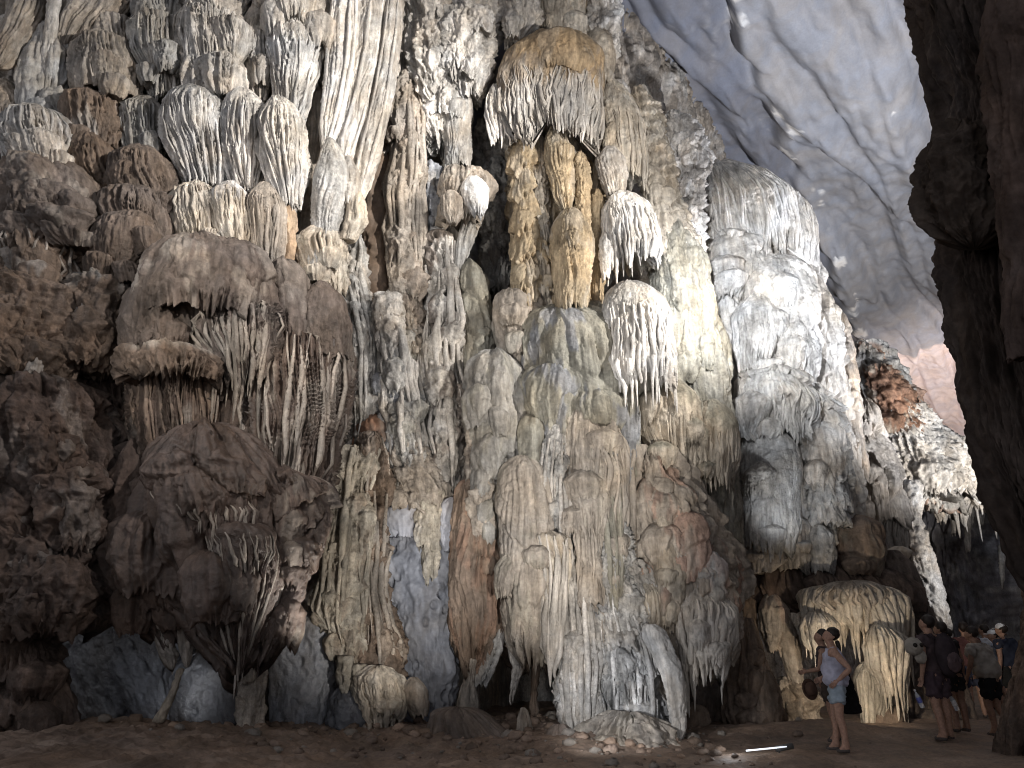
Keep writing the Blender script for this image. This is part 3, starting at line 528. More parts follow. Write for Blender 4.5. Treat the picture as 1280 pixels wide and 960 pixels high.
bedrock_panel | narrow blue-grey streak of bare rock beside the brown spindle column | - | bed | blue | 13.6 | 640 550 574; 720 556 572; 800 556 566 | b=.4
spindle_column | brown spindle-shaped column with a rusty patch, tapering to the stump below | - | smooth | brown | 13.0 | 600 574 606; 650 568 622; 700 560 632; 780 560 626; 815 568 614; 838 584 598 | c3=rust cap=.05 bot=.05 px=1 g=1 b=.6 fa=.06 fr=.5
> foot | drape | tan | 13.0 | 822 580 600; 845 582 594; 865 574 596; 890 568 600 | lob=.03
> crystal_edge | rough | ash | 13.0 | 655 618 630; 700 622 634; 780 622 634; 820 604 626; 850 592 610 | lob=.06 ro=.05
stump | short flat-topped earthy stump below the brown spindle column | - | smooth | umber | 12.4 | 884 548 598; 890 540 606; 920 532 640; 960 520 690 | cap=.1 mat=earth fa=.02
stump | small pale stalagmite standing right of the earthy stump | - | smooth | tan | 12.6 | 884 652 656; 898 648 662; 922 644 668 | cap=.4
stump | low brown rounded rock right of the stump, at the picture's bottom | - | lump | umber | 12.2 | 905 690 706; 918 680 715; 950 676 716 | mat=earth
crag_column | granular snow-white wall left of the upper dark slit, dripping at its rim | st | rough | white | 13.8 | -30 500 625; 40 505 625; 90 512 600; 140 528 580; 190 540 570 | c3=grey ga=.06 ro=.14 b=.6 px=.95 c3a=.6 sn=12 sa=.03 sb=.95 sh=0 sr=.05 sc=white
> fringe | rough | white | 13.2 | -20 560 622; 20 566 620; 46 590 612; 60 594 604 | fr=.5 sn=14 sa=.6 sh=.4 sr=.035
> fringe | rough | pale | 13.2 | -20 520 560; 40 522 552; 80 528 548 | fr=.5
crag_column | grey fluted curtain of organ pipes left of the slit, purple at its foot | st | fringe | ash | 13.6 | 100 550 592; 130 548 592; 170 552 590; 210 554 588 | ft=.1 c3=tan px=1
crag_column | long ribbed white rock rib beside the long white draperies | st | rough | pale | 13.7 | -30 500 530; 60 492 520; 140 482 508; 200 474 500 | px=1 sn=12 sa=.03 sb=.95 sh=0 sr=.05 sc=pale
crag_column | purple-grey crusty strip with white plumes | st | rough | slate | 13.7 | 205 525 556; 250 527 556; 300 528 552; 340 532 552 | c3=white c3a=.5
knob_cluster | bunch of small drip knobs with one bright white knob beside the slit | - | tier | tan | 13.4 | 214 556 606; 235 550 612; 262 552 600; 280 556 596 | px=.95
> knob | fringe | snow | 13.0 | 222 580 600; 238 574 612; 256 578 610; 270 590 604
> knob | bulb | tan | 13.0 | 238 556 570; 252 551 580; 270 554 578; 280 562 570
> fluted_tail | drape | ash | 13.5 | 270 580 605; 300 572 592; 330 568 582; 350 568 576
crag_column | broken dark column standing inside the upper slit | st | rough | grey | 14.8 | 160 588 640; 220 590 644; 300 606 642; 370 606 640 | c3=umber
crag_column | dark grey smooth rock deep in the slit, left of the golden columns | st | bed | slate | 15.4 | 250 575 610; 300 578 612; 370 582 612 |
crag_column | tan-grey column in the slit shadow, just left of the golden cap | st | tier | grey | 14.4 | 90 606 640; 150 610 640; 180 612 636 |
# ---- golden column
pale_stalactite | broad pale tongue hanging at the top edge, left of the golden fluting | - | rough | pale | 13.2 | -30 622 680; 20 626 676; 38 636 670; 56 636 650 | ro=.06 fa=.05
gold_fluting | gold and white organ-pipe fluting above the golden cap at the top edge | - | fringe | cream | 13.7 | -30 668 736; 10 670 734; 50 676 732; 75 680 730 | ft=.0 c3=gold c3a=.7 px=.9
golden_flowstone | smooth golden-brown scaly cap with a long white comb of stalactites | - | fringe | pale | 13.2 | 40 672 720; 52 648 742; 75 628 754; 110 620 757; 145 622 754; 165 626 752; 178 636 748 | cap=.3 ft=.52 c2=gold c2t=.58 fa=.15 fw=.08 fs=.4 fr=.8 frw=.07 lob=.08 b=.7 px=.8 g=0 sn=44 sa=.60 sb=.99 sh=.2 sr=.03 sc=pale
> backing | tier | amber | 13.9 | 90 640 740; 160 636 756; 280 640 756; 392 648 752 | ta=.14 th=.7 c3=cream g=0 b=.4
> upper_scale | fringe | gold | 12.75 | 44 680 714; 58 664 736; 84 660 742; 100 668 734 | fa=.05 fr=.12 ft=.5 g=0 c3=cream c3a=.3
> white_skirt | fringe | white | 13.2 | 108 606 626; 126 607 640; 150 608 648; 172 616 640 | ft=.1 px=.9 g=0 sn=12 sa=.3 sh=.3 sr=.03
beaded_column | leftmost column of small golden beads under the golden cap | gc | tier | amber | 13.3 | 168 640 666; 200 638 668; 280 640 670; 350 642 674; 384 640 676 | th=.62 ta=.22 lob=.1 c3=cream px=.9
beaded_column | thin pale beaded column second from the left under the golden cap | gc | tier | cream | 13.4 | 168 664 680; 240 666 684; 300 664 688; 352 664 690; 390 672 690 | th=.55 ta=.18 c3=amber px=.9
beaded_column | fluted golden tongue in the middle under the comb of white stalactites | gc | bulb | amber | 13.1 | 158 686 702; 175 680 712; 215 684 720; 250 692 716; 268 706 714 | c3=cream fa=.09 px=.9
beaded_column | little round bead column right of the fluted golden tongue | gc | tier | amber | 13.1 | 190 720 734; 215 718 738; 250 722 738; 300 726 738 | th=.4 px=.9
beaded_column | big golden drum with a fluted skirt low under the golden cap | gc | fringe | amber | 13.0 | 262 700 722; 285 688 736; 320 686 740; 360 690 738; 390 694 736 | fa=.10 ft=.2 c3=cream fs=.3 px=.9 g=1
beaded_column | smooth orange column at the right of the golden group | gc | drape | amber | 13.3 | 236 742 750; 256 736 756; 320 738 752; 370 740 750; 385 742 748 |
beaded_column | tall pale strip between golden cap and white caps | gc | drape | cream | 13.6 | 100 744 760; 180 742 756; 250 740 752 |
beaded_column | slim golden stalks closing the gap at the foot of the beaded group | gc | tier | amber | 13.5 | 300 664 696; 340 662 700; 386 680 706 | th=.4 c3=cream
# ---- pale caps right of centre
pale_flowstone | crumbly snow-white cap at the top right of the golden fluting | wc | pop | white | 13.9 | -30 730 768; 10 732 772; 50 734 774; 76 744 770 | px=.9
pale_flowstone | cream fluted cap just right of the golden cap | wc | fringe | cream | 13.7 | 34 732 756; 50 728 766; 80 730 768; 108 734 766 | ft=.2
pale_flowstone | tall cream fluted cap below the crumbly white one | wc | fringe | cream | 13.6 | 100 752 766; 122 750 790; 160 750 804; 200 756 808; 226 764 806 | ft=.22 px=.9 c3=gold c3a=.25 sn=14 sa=.4 sh=.3 sr=.028
pale_flowstone | small round ribbed cap tucked between golden column and cream caps | wc | bulb | pale | 13.2 | 184 754 770; 200 746 782; 225 748 784; 244 758 780 | px=.9
pale_flowstone | large white round cap with brown ragged underside | wc | fringe | white | 13.2 | 243 768 792; 256 752 812; 285 750 824; 315 752 826; 330 756 824 | ft=.22 fr=.4 c3=brown c3a=.3 px=.85 fa=.11 g=0 sn=22 sa=.4 sh=.35 sr=.03
> pendant | bulb | white | 13.0 | 290 752 762; 305 749 768; 330 750 766; 350 752 762
pale_flowstone | grey-shouldered cap with the longest white comb, above the dark fissure | wc | fringe | white | 12.9 | 352 770 800; 366 754 824; 395 750 838; 430 756 845; 465 756 846; 482 764 846 | c2=ash c2t=.32 fa=.13 fw=.09 ft=.26 fr=.6 px=.85 g=0 sn=30 sa=.4 sh=.5 sr=.032 sc=white
pale_flowstone | tiny olive mound at the left foot of the grey-shouldered cap | wc | smooth | olive | 13.3 | 378 732 746; 394 724 756; 440 722 760 |
crag_column | scaly cream column with many tiny ledges right of the white caps | st | tier | cream | 14.2 | 108 786 808; 140 788 824; 200 800 842; 280 812 860; 340 840 880 | th=.28 ta=.1 td=.3 c3=tan px=1
crag_column | crumbly popcorn-white stone in front of the blue ceiling | st | pop | snow | 14.4 | 138 832 850; 156 824 866; 180 828 880; 215 836 882; 260 842 876; 330 846 880 | ro=.12 px=.95
> spike | rough | pale | 14.3 | 106 800 804; 124 797 812; 150 796 818 | lob=.06
crag_column | cream tiered column running down beside the large white round cap | st | tier | cream | 14.0 | 205 796 820; 260 806 838; 330 824 846 | th=.4 c3=tan
olive_flank | big olive-grey bulging flank with small white frills at its lower edge | - | smooth | olive | 14.2 | 265 820 846; 300 812 870; 360 816 892; 430 826 908; 500 836 912; 560 840 918; 620 850 924; 680 872 926 | c3=grey c3a=.3 ro=.05 b=.9 px=.95
> frill | fringe | cream | 13.5 | 470 800 850; 500 796 880; 540 800 882; 585 820 876; 610 838 868 | ft=.3 fr=.5 px=.95 c2=olive c2t=.3 sn=18 sa=.45 sh=.3 sr=.03
> frill | fringe | cream | 13.5 | 500 866 900; 530 862 918; 570 866 920; 600 876 914 | ft=.45 c2=olive c2t=.45 px=.95 sn=18 sa=.45 sh=.3 sr=.03
> shoulder | smooth | olive | 13.6 | 440 790 830; 460 785 850; 490 790 856; 520 800 850 | c3=ash
# ---- smooth mounds in the centre
smooth_mound | grey-green curtain mound at the left of the smooth group, flat on top | mm | smooth | olive | 13.6 | 326 572 590; 340 572 610; 400 574 618; 460 578 618; 540 580 614 | px=1
smooth_mound | tan smooth mound with a vertical crease just right of the grey-green curtain | mm | smooth | tan | 13.4 | 364 625 655; 376 614 680; 410 616 684; 460 630 672; 520 640 680 | c3=olive
smooth_mound | largest smooth mound, dark grey front with tan crumbling rim | mm | smooth | olive | 13.2 | 382 670 730; 394 656 766; 420 652 788; 480 652 796; 540 655 800; 600 665 800; 680 680 790 | c3=slate c3a=.8 b=.6 px=1 cap=.1 g=4
smooth_mound | square-shouldered grey mound below the grey-green curtain | mm | smooth | grey | 13.1 | 438 600 634; 450 586 650; 480 583 656; 540 584 656; 620 590 650; 700 600 640 | c3=olive px=1
smooth_mound | narrow pillow-like mound between the square and the largest mound | mm | smooth | olive | 12.8 | 518 658 672; 534 646 680; 570 645 682; 610 650 680 |
smooth_mound | tall tan bollard-shaped column standing out from the centre | mm | smooth | tan | 12.7 | 570 640 672; 584 625 686; 630 622 692; 700 626 700; 770 630 698; 810 636 690; 828 650 680 | c3=olive fr=.5 px=1 lob=.06 g=2
smooth_mound | thin brown pitted column left of the tan bollard | mm | rough | tan | 13.0 | 530 590 610; 580 582 622; 660 584 622; 700 600 620 | c3=umber
smooth_mound | whitish rough spearhead slab leaning on the fluted curtain | mm | rough | ash | 12.7 | 530 695 712; 560 682 718; 610 674 720; 670 680 718; 740 690 716 | b=.6 lob=.08 ro=.08 px=.95 sn=10 sa=.05 sb=.98 sh=.2 sr=.04 sc=pale
smooth_mound | long fluted curtain with tan drips right of the spearhead slab | mm | fringe | tan | 12.8 | 505 712 762; 520 696 778; 560 694 782; 640 706 782; 720 722 780; 780 728 776 | ft=.10 fl=3 fa=.1 fs=.3 c3=cream px=.95 lob=.1 sn=22 sa=.05 sb=.8 sh=0 sr=.035
> column | smooth | olive | 12.6 | 540 750 768; 560 746 778; 620 748 780; 700 756 782; 760 760 780 | fr=.3 sn=7 sa=.05 sb=.9 sh=0 sr=.04
> column | tier | tan | 12.5 | 600 722 740; 640 718 748; 700 722 752; 760 728 750 | fr=.3 sn=7 sa=.05 sb=.9 sh=0 sr=.04
smooth_mound | narrow bracket-shaped column with a jutting lip over pleated folds | mm | drape | cream | 12.5 | 664 672 700; 672 668 714; 700 676 714; 760 680 708; 815 680 700; 832 684 694 | fa=.09 fw=.09 fr=.3 ft=.02 px=.95 sn=10 sa=.05 sb=.98 sh=.2 sr=.04 sc=pale
smooth_mound | tall whitish granular column reaching the ground right of the bracket | mm | pop | pale | 12.7 | 660 710 722; 700 704 730; 780 702 745; 860 704 752; 900 706 752; 926 716 742 | c3=tan ro=.09 fa=.05 px=.95 lob=.08 sn=10 sa=.05 sb=.98 sh=.2 sr=.04 sc=pale
stalactite | white glinting fang over the dark hollow, right of the spindle column | bt | rough | pale | 12.9 | 796 630 665; 812 636 662; 838 642 654; 872 636 642 | bot=.1 lob=.03 ro=.04
stalactite | tan curtain remnant hanging over the dark hollow, small knob at its end | bt | drape | brown | 13.2 | 790 660 680; 840 664 674; 872 664 670; 888 662 674; 898 666 670 | bot=.1 lob=.02 
stalactite | broad brown curtain closing the top of the dark hollow | bt | rough | brown | 13.4 | 780 622 700; 810 624 700; 830 650 690 | fr=.6
# ---- lumpy middle right
lumpy_mass | big lumpy pinkish-tan mass of rounded knobs ending in a ragged pale hem | - | smooth | tan | 13.3 | 560 790 830; 600 778 860; 660 776 900; 720 790 926; 780 800 922; 820 830 908; 836 850 896 | c3=pink c3a=.8 ta=.07 td=.12 th=.7 lob=.22 lw=.4 lh=.7 ro=.06 fr=.5 px=.9 b=.7
> knob | smooth | pink | 12.8 | 640 852 868; 655 838 884; 690 836 892; 730 842 890 | c3=cream
> knob | lump | ash | 12.7 | 690 872 890; 706 862 900; 740 862 904; 770 870 898 | c3=pink
> knob | smooth | tan | 13.0 | 600 800 820; 620 790 834; 670 790 838; 700 800 836 | c3=pink
> knob | fringe | cream | 12.7 | 640 822 840; 670 812 850; 720 816 862; 790 826 858 | ft=.1 fr=.5
> hem | fringe | pale | 12.8 | 730 850 890; 760 836 920; 800 838 920; 832 850 905 | ft=.1 fr=.7 fa=.1 px=.9 sn=22 sa=.3 sh=.45 sr=.04
> bracket | fringe | cream | 12.9 | 724 786 830; 745 780 846; 775 786 846; 800 796 842 | ft=.1 fr=.5 px=.9 sn=12 sa=.3 sh=.3 sr=.035
> knob | lump | pink | 13.2 | 690 900 915; 710 892 928; 750 896 926; 772 902 918 |
crag_column | bumpy brown upright ribs left of the lumpy mass | st | tier | tan | 13.1 | 540 776 796; 600 772 798; 690 760 800; 760 750 790 | c3=rust c3a=.5 px=1 sn=12 sa=.03 sb=.95 sh=0 sr=.05 sc=tan
drip_curtain | white dripping wall foot with black holes, reaching down to the floor | - | tier | pale | 12.9 | 690 724 790; 760 730 806; 790 736 826; 830 740 842; 880 746 848; 915 750 850 | ta=.22 th=.5 td=.8 fr=.5 c3=slate c3a=.5 pit=.18 px=.85 ro=.1 b=.55 cap=.05
> arch_leg | smooth | white | 12.3 | 780 800 828; 815 814 842; 840 824 852; 875 834 858; 910 838 856; 935 842 850 | fa=.07 lob=.08 ro=.07 g=0
> crust | rough | ash | 12.75 | 640 745 772; 720 740 790; 800 748 812; 850 756 822; 884 768 812 | fr=1.0 frw=.09 fa=.10 fw=.08 fl=2 ro=.15 pit=.15 px=.85 b=.6 c3=white sn=26 sa=.45 sh=.4 sr=.03 sc=white
> crust | rough | pale | 12.8 | 700 775 800; 740 780 822; 780 784 836; 815 790 834 | fr=.8 frw=.09 fa=.10 fw=.08 fl=2 px=.85 b=.5 c3=white sn=16 sa=.3 sh=.4 sr=.03 sc=white
> crust | rough | pale | 12.8 | 650 712 736; 740 704 744; 830 702 758; 880 706 764; 908 714 756 | fr=.8 frw=.09 fa=.11 fw=.07 fl=3 px=.85 b=.6 pit=.1 c3=white sn=16 sa=.3 sh=.3 sr=.03 sc=white
rubble_heap | crumbly tan rubble heap at the foot of the white dripping wall | - | moss | tan | 12.3 | 890 760 815; 905 735 835; 930 715 850; 950 705 860 | c3=cream b=.6 lob=.2
low_rock | shaded brown rock wall under the ragged hem of the lumpy mass | lo | smooth | umber | 15.2 | 800 850 900; 830 845 920; 880 848 925; 920 850 930 | b=.5
low_rock | short rounded post of brown rock right of the white arch leg | lo | smooth | brown | 13.6 | 878 858 872; 890 851 886; 915 850 888; 940 848 890 | cap=.3 fa=.02
low_rock | slender brown cone of flowstone with ribbed sides, left of the little arch | lo | smooth | brown | 14.6 | 772 926 940; 800 918 950; 850 908 966; 895 904 976; 918 906 974 | fa=.07 lob=.12
> skirt | smooth | brown | 14.3 | 838 950 960; 860 944 972; 905 940 978 |
# ---- white column at the right
great_white_column | tall white stepped column in front of the blue ceiling, streaked with grey | - | smooth | pale | 16.5 | 300 884 1010; 340 884 1022; 400 896 1036; 470 910 1052; 540 920 1062; 620 924 1072; 700 926 1078; 730 934 1080 | ta=.16 th=1.3 td=.3 lob=.2 c3=grey c3a=.35 fa=.09 px=.85 b=.7 g=3
> crown | fringe | white | 16.2 | 202 884 906; 214 877 938; 235 876 976; 262 878 1008; 300 884 1018; 330 892 1018 | cap=.16 ft=.12 fl=5 fa=.08 fw=.12 fs=.2 fr=.7 px=.8 b=.75 g=0 sn=26 sa=.2 sb=.97 sh=.35 sr=.03
> shoulder | fringe | white | 15.7 | 290 884 915; 305 882 960; 340 886 965; 380 900 960 | ta=.12 th=.8
> tier | fringe | white | 15.6 | 320 930 980; 340 920 1020; 400 922 1022; 450 930 1024; 480 936 1020 | ta=.1 th=.7 px=.85 c3=grey
> tier | tier | white | 15.6 | 350 888 905; 380 888 926; 440 906 940; 480 912 938 | fr=.6
> tier | fringe | ash | 15.3 | 455 950 990; 475 918 1010; 510 920 1020; 550 930 1018 | ft=.12 ta=.15 fr=.5 px=.85 sn=18 sa=.5 sh=.3 sr=.03
> tier | fringe | ash | 15.2 | 530 922 970; 560 920 998; 620 924 1000; 660 928 1000; 690 936 990 | c3=grey px=.85 th=.9
> tier | tier | ash | 15.5 | 480 1000 1030; 520 1000 1052; 600 1004 1062; 660 1008 1060 | c3=tan px=.85 th=.5
> streak | bed | grey | 15.9 | 385 1016 1030; 410 1010 1042; 460 1020 1044; 500 1030 1046 | b=.5 g=0
> tier | fringe | pale | 15.3 | 520 1004 1030; 540 1000 1052; 580 1006 1056; 610 1010 1050 | fr=.4
> side | tier | tan | 16.6 | 390 1036 1056; 440 1040 1066; 520 1050 1076; 600 1058 1086 | c3=orange c3a=.4
flowstone_knob | squat rounded knob at the left end of the row above the dark brow | ft | lump | tan | 15.3 | 660 938 962; 674 926 974; 696 926 974; 716 932 966 | c2=pale fw=.09 fa=.06
flowstone_knob | ribbed knob with white crown in the middle of the row above the dark brow | ft | bulb | tan | 15.5 | 640 978 1000; 654 968 1012; 685 968 1018; 714 974 1012 | c2=ash
flowstone_knob | small pale knob between ribbed knob and right boulder | ft | bulb | ash | 15.3 | 656 1014 1032; 668 1008 1042; 694 1010 1044; 716 1016 1040 |
flowstone_knob | dark wide boulder at the right end of the row above the dark brow | ft | smooth | brown | 15.6 | 645 1052 1076; 658 1042 1096; 690 1042 1104; 722 1050 1100 | c3=olive
tiered_cone | tan beehive cone of stacked rings at the right of the white column | - | tier | tan | 18.0 | 498 1072 1088; 515 1066 1096; 545 1066 1104; 590 1068 1124; 625 1072 1130; 655 1078 1130 | ta=.22 th=1.25 td=.12 lob=.08 fa=.05 fw=.08 fr=.5 px=.85 c3=cream c3a=.3
> skirt | fringe | tan | 18.3 | 640 1084 1126; 652 1082 1134; 680 1084 1134; 700 1092 1132 | ft=.05 sn=14 sa=.3 sh=.4 sr=.04
dark_brow | broad dark brown overhanging brow above the fluted arch | - | smooth | choc | 16.0 | 702 960 1060; 716 928 1120; 735 922 1146; 752 930 1150; 765 960 1150 | b=.42 lob=.2 px=1 g=3 fr=.1
> slope | smooth | umber | 16.6 | 690 1084 1120; 720 1076 1142; 770 1080 1160; 830 1110 1175; 900 1130 1190 | b=.7 lob=.25
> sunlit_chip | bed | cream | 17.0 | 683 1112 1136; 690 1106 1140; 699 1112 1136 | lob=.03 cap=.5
fluted_arch | cream fluted canopy like long teeth over a dark arch behind the standing woman | - | fringe | cream | 15.1 | 732 1004 1108; 746 998 1128; 772 1000 1136; 796 1012 1134 | ft=.1 fa=.16 fw=.11 fs=.35 fl=3 fr=.9 frw=.12 cap=.1 px=.8 b=.45 g=0 sn=44 sa=.15 sh=.5 sr=.05
> upper_lip | fringe | tan | 14.85 | 726 1030 1096; 738 1016 1116; 752 1012 1122; 764 1030 1116 | b=.35 fr=.4 sn=18 sa=.4 sh=.3 sr=.035
> folds | fringe | cream | 14.7 | 780 1082 1104; 800 1078 1134; 835 1082 1134; 856 1094 1130 | g=0 fr=.5 fa=.12 fs=.5 ft=.05 px=.85 sn=22 sa=.1 sh=.5 sr=.04
> pillar_foot | fringe | sand | 14.9 | 826 1068 1092; 850 1066 1114; 880 1074 1110; 908 1078 1104 | g=0 fr=.5 fa=.09 px=.9 sn=12 sa=.2 sh=.2 sr=.035
> left_teeth | fringe | cream | 14.8 | 765 1006 1030; 780 1002 1046; 800 1004 1050; 812 1010 1046 | g=0 fr=.6 fs=.6 fa=.14 sn=14 sa=.1 sh=.5 sr=.04
low_rock | round boulder like a squat dome at the foot of the fluted arch | lo | smooth | brown | 14.8 | 880 1100 1118; 890 1092 1132; 908 1090 1136; 925 1090 1138 | cap=.4
low_rock | pale hanging pillar under the arch, thin as a bone, left of the woman's head | lo | fringe | tan | 15.4 | 770 978 990; 790 972 996; 820 976 1002; 860 988 1006; 890 992 1002 | fr=.5
low_rock | fleshy knob with ribbed underside left of the arch mouth | lo | bulb | tan | 15.5 | 742 955 970; 760 948 985; 790 950 986; 815 960 980 | c3=pink
low_rock | small knob tucked under the brow, far left of the arch mouth | lo | lump | brown | 15.6 | 742 928 940; 752 922 948; 775 924 948; 800 928 946 |
low_rock | tan crumbly rock full of holes lying inside the arch | lo | pop | tan | 15.5 | 845 975 995; 860 970 1015; 890 972 1020; 912 980 1026 | ro=.14 pit=.15
low_rock | dim brown slab leaning behind the backpack wearer | lo | smooth | umber | 15.5 | 790 1150 1166; 830 1136 1190; 900 1130 1220; 925 1130 1225 | b=.4
# ---- far rock
far_crag | sunlit crumbly white and rust crag beyond the white column | fw | rough | ash | 25.0 | 425 1072 1094; 455 1068 1116; 500 1072 1140; 550 1088 1176; 600 1110 1200; 640 1124 1190 | c3=rust c3a=.85 lob=.35 ro=.25 rs=.7 b=.4 px=.9 pit=.2
> red_scar | rough | rust | 24.2 | 456 1092 1110; 480 1086 1124; 520 1096 1148; 545 1108 1150 | c3=cream c3a=.7 ro=.2
> ledge | rough | white | 24.0 | 508 1110 1150; 535 1112 1176; 575 1120 1220; 600 1130 1232; 622 1136 1230 | ro=.25 c3=tan b=.4 fr=.8
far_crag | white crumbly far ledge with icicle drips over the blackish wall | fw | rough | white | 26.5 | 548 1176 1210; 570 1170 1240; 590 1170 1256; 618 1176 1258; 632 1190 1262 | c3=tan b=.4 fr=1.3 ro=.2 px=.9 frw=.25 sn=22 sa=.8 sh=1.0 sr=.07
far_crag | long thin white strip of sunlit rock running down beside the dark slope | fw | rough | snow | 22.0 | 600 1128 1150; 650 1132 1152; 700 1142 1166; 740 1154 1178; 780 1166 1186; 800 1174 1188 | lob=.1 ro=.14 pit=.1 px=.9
far_crag | small brown tooth hanging from the white far ledge | fw | rough | tan | 25.5 | 622 1164 1186; 640 1168 1182; 652 1174 1182 | c3=white
'''
build(SPEC)
# ---------------------------------------------------------------- the shaded rock in the right foreground
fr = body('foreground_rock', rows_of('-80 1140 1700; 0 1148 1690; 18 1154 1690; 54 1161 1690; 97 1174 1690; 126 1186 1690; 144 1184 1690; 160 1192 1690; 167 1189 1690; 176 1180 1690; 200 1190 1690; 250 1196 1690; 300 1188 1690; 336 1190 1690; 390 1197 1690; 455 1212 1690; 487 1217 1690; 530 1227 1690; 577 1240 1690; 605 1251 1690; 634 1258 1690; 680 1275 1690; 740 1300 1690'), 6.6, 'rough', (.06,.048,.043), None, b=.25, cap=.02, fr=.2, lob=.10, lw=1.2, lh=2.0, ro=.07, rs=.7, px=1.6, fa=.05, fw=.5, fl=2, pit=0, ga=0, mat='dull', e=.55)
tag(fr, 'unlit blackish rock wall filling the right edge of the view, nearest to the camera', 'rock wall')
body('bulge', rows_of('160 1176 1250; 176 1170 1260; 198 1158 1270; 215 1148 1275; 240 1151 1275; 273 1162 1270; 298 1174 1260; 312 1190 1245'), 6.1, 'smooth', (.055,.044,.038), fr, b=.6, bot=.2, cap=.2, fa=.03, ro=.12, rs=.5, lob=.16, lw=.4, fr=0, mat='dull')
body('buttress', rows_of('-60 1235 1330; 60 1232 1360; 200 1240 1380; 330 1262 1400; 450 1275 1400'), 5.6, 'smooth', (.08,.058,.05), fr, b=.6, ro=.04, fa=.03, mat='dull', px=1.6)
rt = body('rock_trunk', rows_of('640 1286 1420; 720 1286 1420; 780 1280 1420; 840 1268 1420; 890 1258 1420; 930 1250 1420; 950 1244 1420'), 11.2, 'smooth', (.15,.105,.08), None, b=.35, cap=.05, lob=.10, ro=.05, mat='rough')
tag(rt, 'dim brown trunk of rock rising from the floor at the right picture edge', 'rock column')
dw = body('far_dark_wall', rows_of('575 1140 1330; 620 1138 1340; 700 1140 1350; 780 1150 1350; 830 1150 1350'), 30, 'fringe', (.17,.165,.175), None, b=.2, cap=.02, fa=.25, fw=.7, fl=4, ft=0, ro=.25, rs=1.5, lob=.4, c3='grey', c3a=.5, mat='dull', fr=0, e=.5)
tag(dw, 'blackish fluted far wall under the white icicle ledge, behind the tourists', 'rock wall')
for xx, y0, y1, w in ((1210, 625, 690, 8), (1226, 618, 655, 6), (1243, 622, 650, 6), (1192, 640, 668, 5), (1253, 690, 735, 5), (1262, 640, 664, 9)):
    o = body('stalactite', [(y0-10, xx-w, xx+w), ((y0+y1)/2, xx-w*.6, xx+w*.6), (y1, xx-1.5, xx+1.5)], 28.5, 'rough', 'ash' if xx != 1262 else 'grey', None, lob=.1, ro=.08, fr=.2, pit=0)
    tag(o, dict([(1210, 'longest thin stalactite of the far ledge, its point aiming at the dark head below'), (1226, 'short pale stalactite second from the left on the far white ledge'), (1243, 'stubby pale stalactite near the right end of the far white ledge'),
        (1192, 'small grey stalactite at the left end of the far blackish wall'), (1253, 'lone faint stalactite low on the far blackish wall'), (1262, 'thick grey stalactite stump touching the dark foreground rock')])[xx], 'stalactite', 'icicle-like stalactites on the far blackish wall')

# ---------------------------------------------------------------- people
def plain(name, c, rough=.75, spec=.3, emit=None, es=1.0, alpha=None, trans=0, nz=.18, sc=30):
    m, n, b = new_mat(name)
    t = n.nodes.new('ShaderNodeTexNoise'); t.inputs['Scale'].default_value = sc; t.inputs['Detail'].default_value = 4
    g = n.nodes.new('ShaderNodeTexCoord'); n.links.new(g.outputs['Object'], t.inputs['Vector'])
    r = n.nodes.new('ShaderNodeValToRGB'); r.color_ramp.elements[0].color = tuple(x*(1-nz) for x in c)+(1,); r.color_ramp.elements[1].color = tuple(min(x*(1+nz), 1) for x in c)+(1,)
    r.color_ramp.elements[0].position = .35; r.color_ramp.elements[1].position = .65
    n.links.new(t.outputs[0], r.inputs[0]); n.links.new(r.outputs[0], b.inputs['Base Color'])
    b.inputs['Roughness'].default_value = rough; b.inputs['Specular IOR Level'].default_value = spec; b.inputs['Transmission Weight'].default_value = trans
    if emit: b.inputs['Emission Color'].default_value = emit+(1,); b.inputs['Emission Strength'].default_value = es
    return m
SKIN = plain('skin', (.38,.23,.17), .55); SKIN2 = plain('tanned_skin', (.30,.18,.13), .55); HAIR = plain('dark_hair', (.025,.018,.015), .5)
def fab(n, c): return plain(n, c, .9, .1, nz=.22, sc=9)
FOLDS = bpy.data.textures.new('cloth_folds', 'CLOUDS'); FOLDS.noise_scale = .075; FOLDS.noise_depth = 2; FOLDS.contrast = 1.6
def skinmesh(name, V, E, mat, parent, sub=2, root=0, branch=.0):
    """V: list of (x,y,z,rx,ry)"""
    me = bpy.data.meshes.new(name); me.from_pydata([v[:3] for v in V], E, []); me.materials.append(mat)
    o = bpy.data.objects.new(name, me); C.objects.link(o)
    if parent is not None: o.parent = parent
    m = o.modifiers.new('skin', 'SKIN'); m.use_smooth_shade = True; m.branch_smoothing = branch
    if not me.skin_vertices: me.attributes  # the modifier adds the layer
    for i, v in enumerate(V): me.skin_vertices[0].data[i].radius = (v[3], v[4])
    me.skin_vertices[0].data[root].use_root = True
    if name in ('shirt', 'shorts'): sub = 3
    s = o.modifiers.new('subsurf', 'SUBSURF'); s.levels = sub; s.render_levels = sub
    if name in ('shirt', 'shorts'):
        d = o.modifiers.new('folds', 'DISPLACE'); d.texture = FOLDS; d.strength = .055; d.mid_level = .5; d.texture_coords = 'LOCAL'
    return o
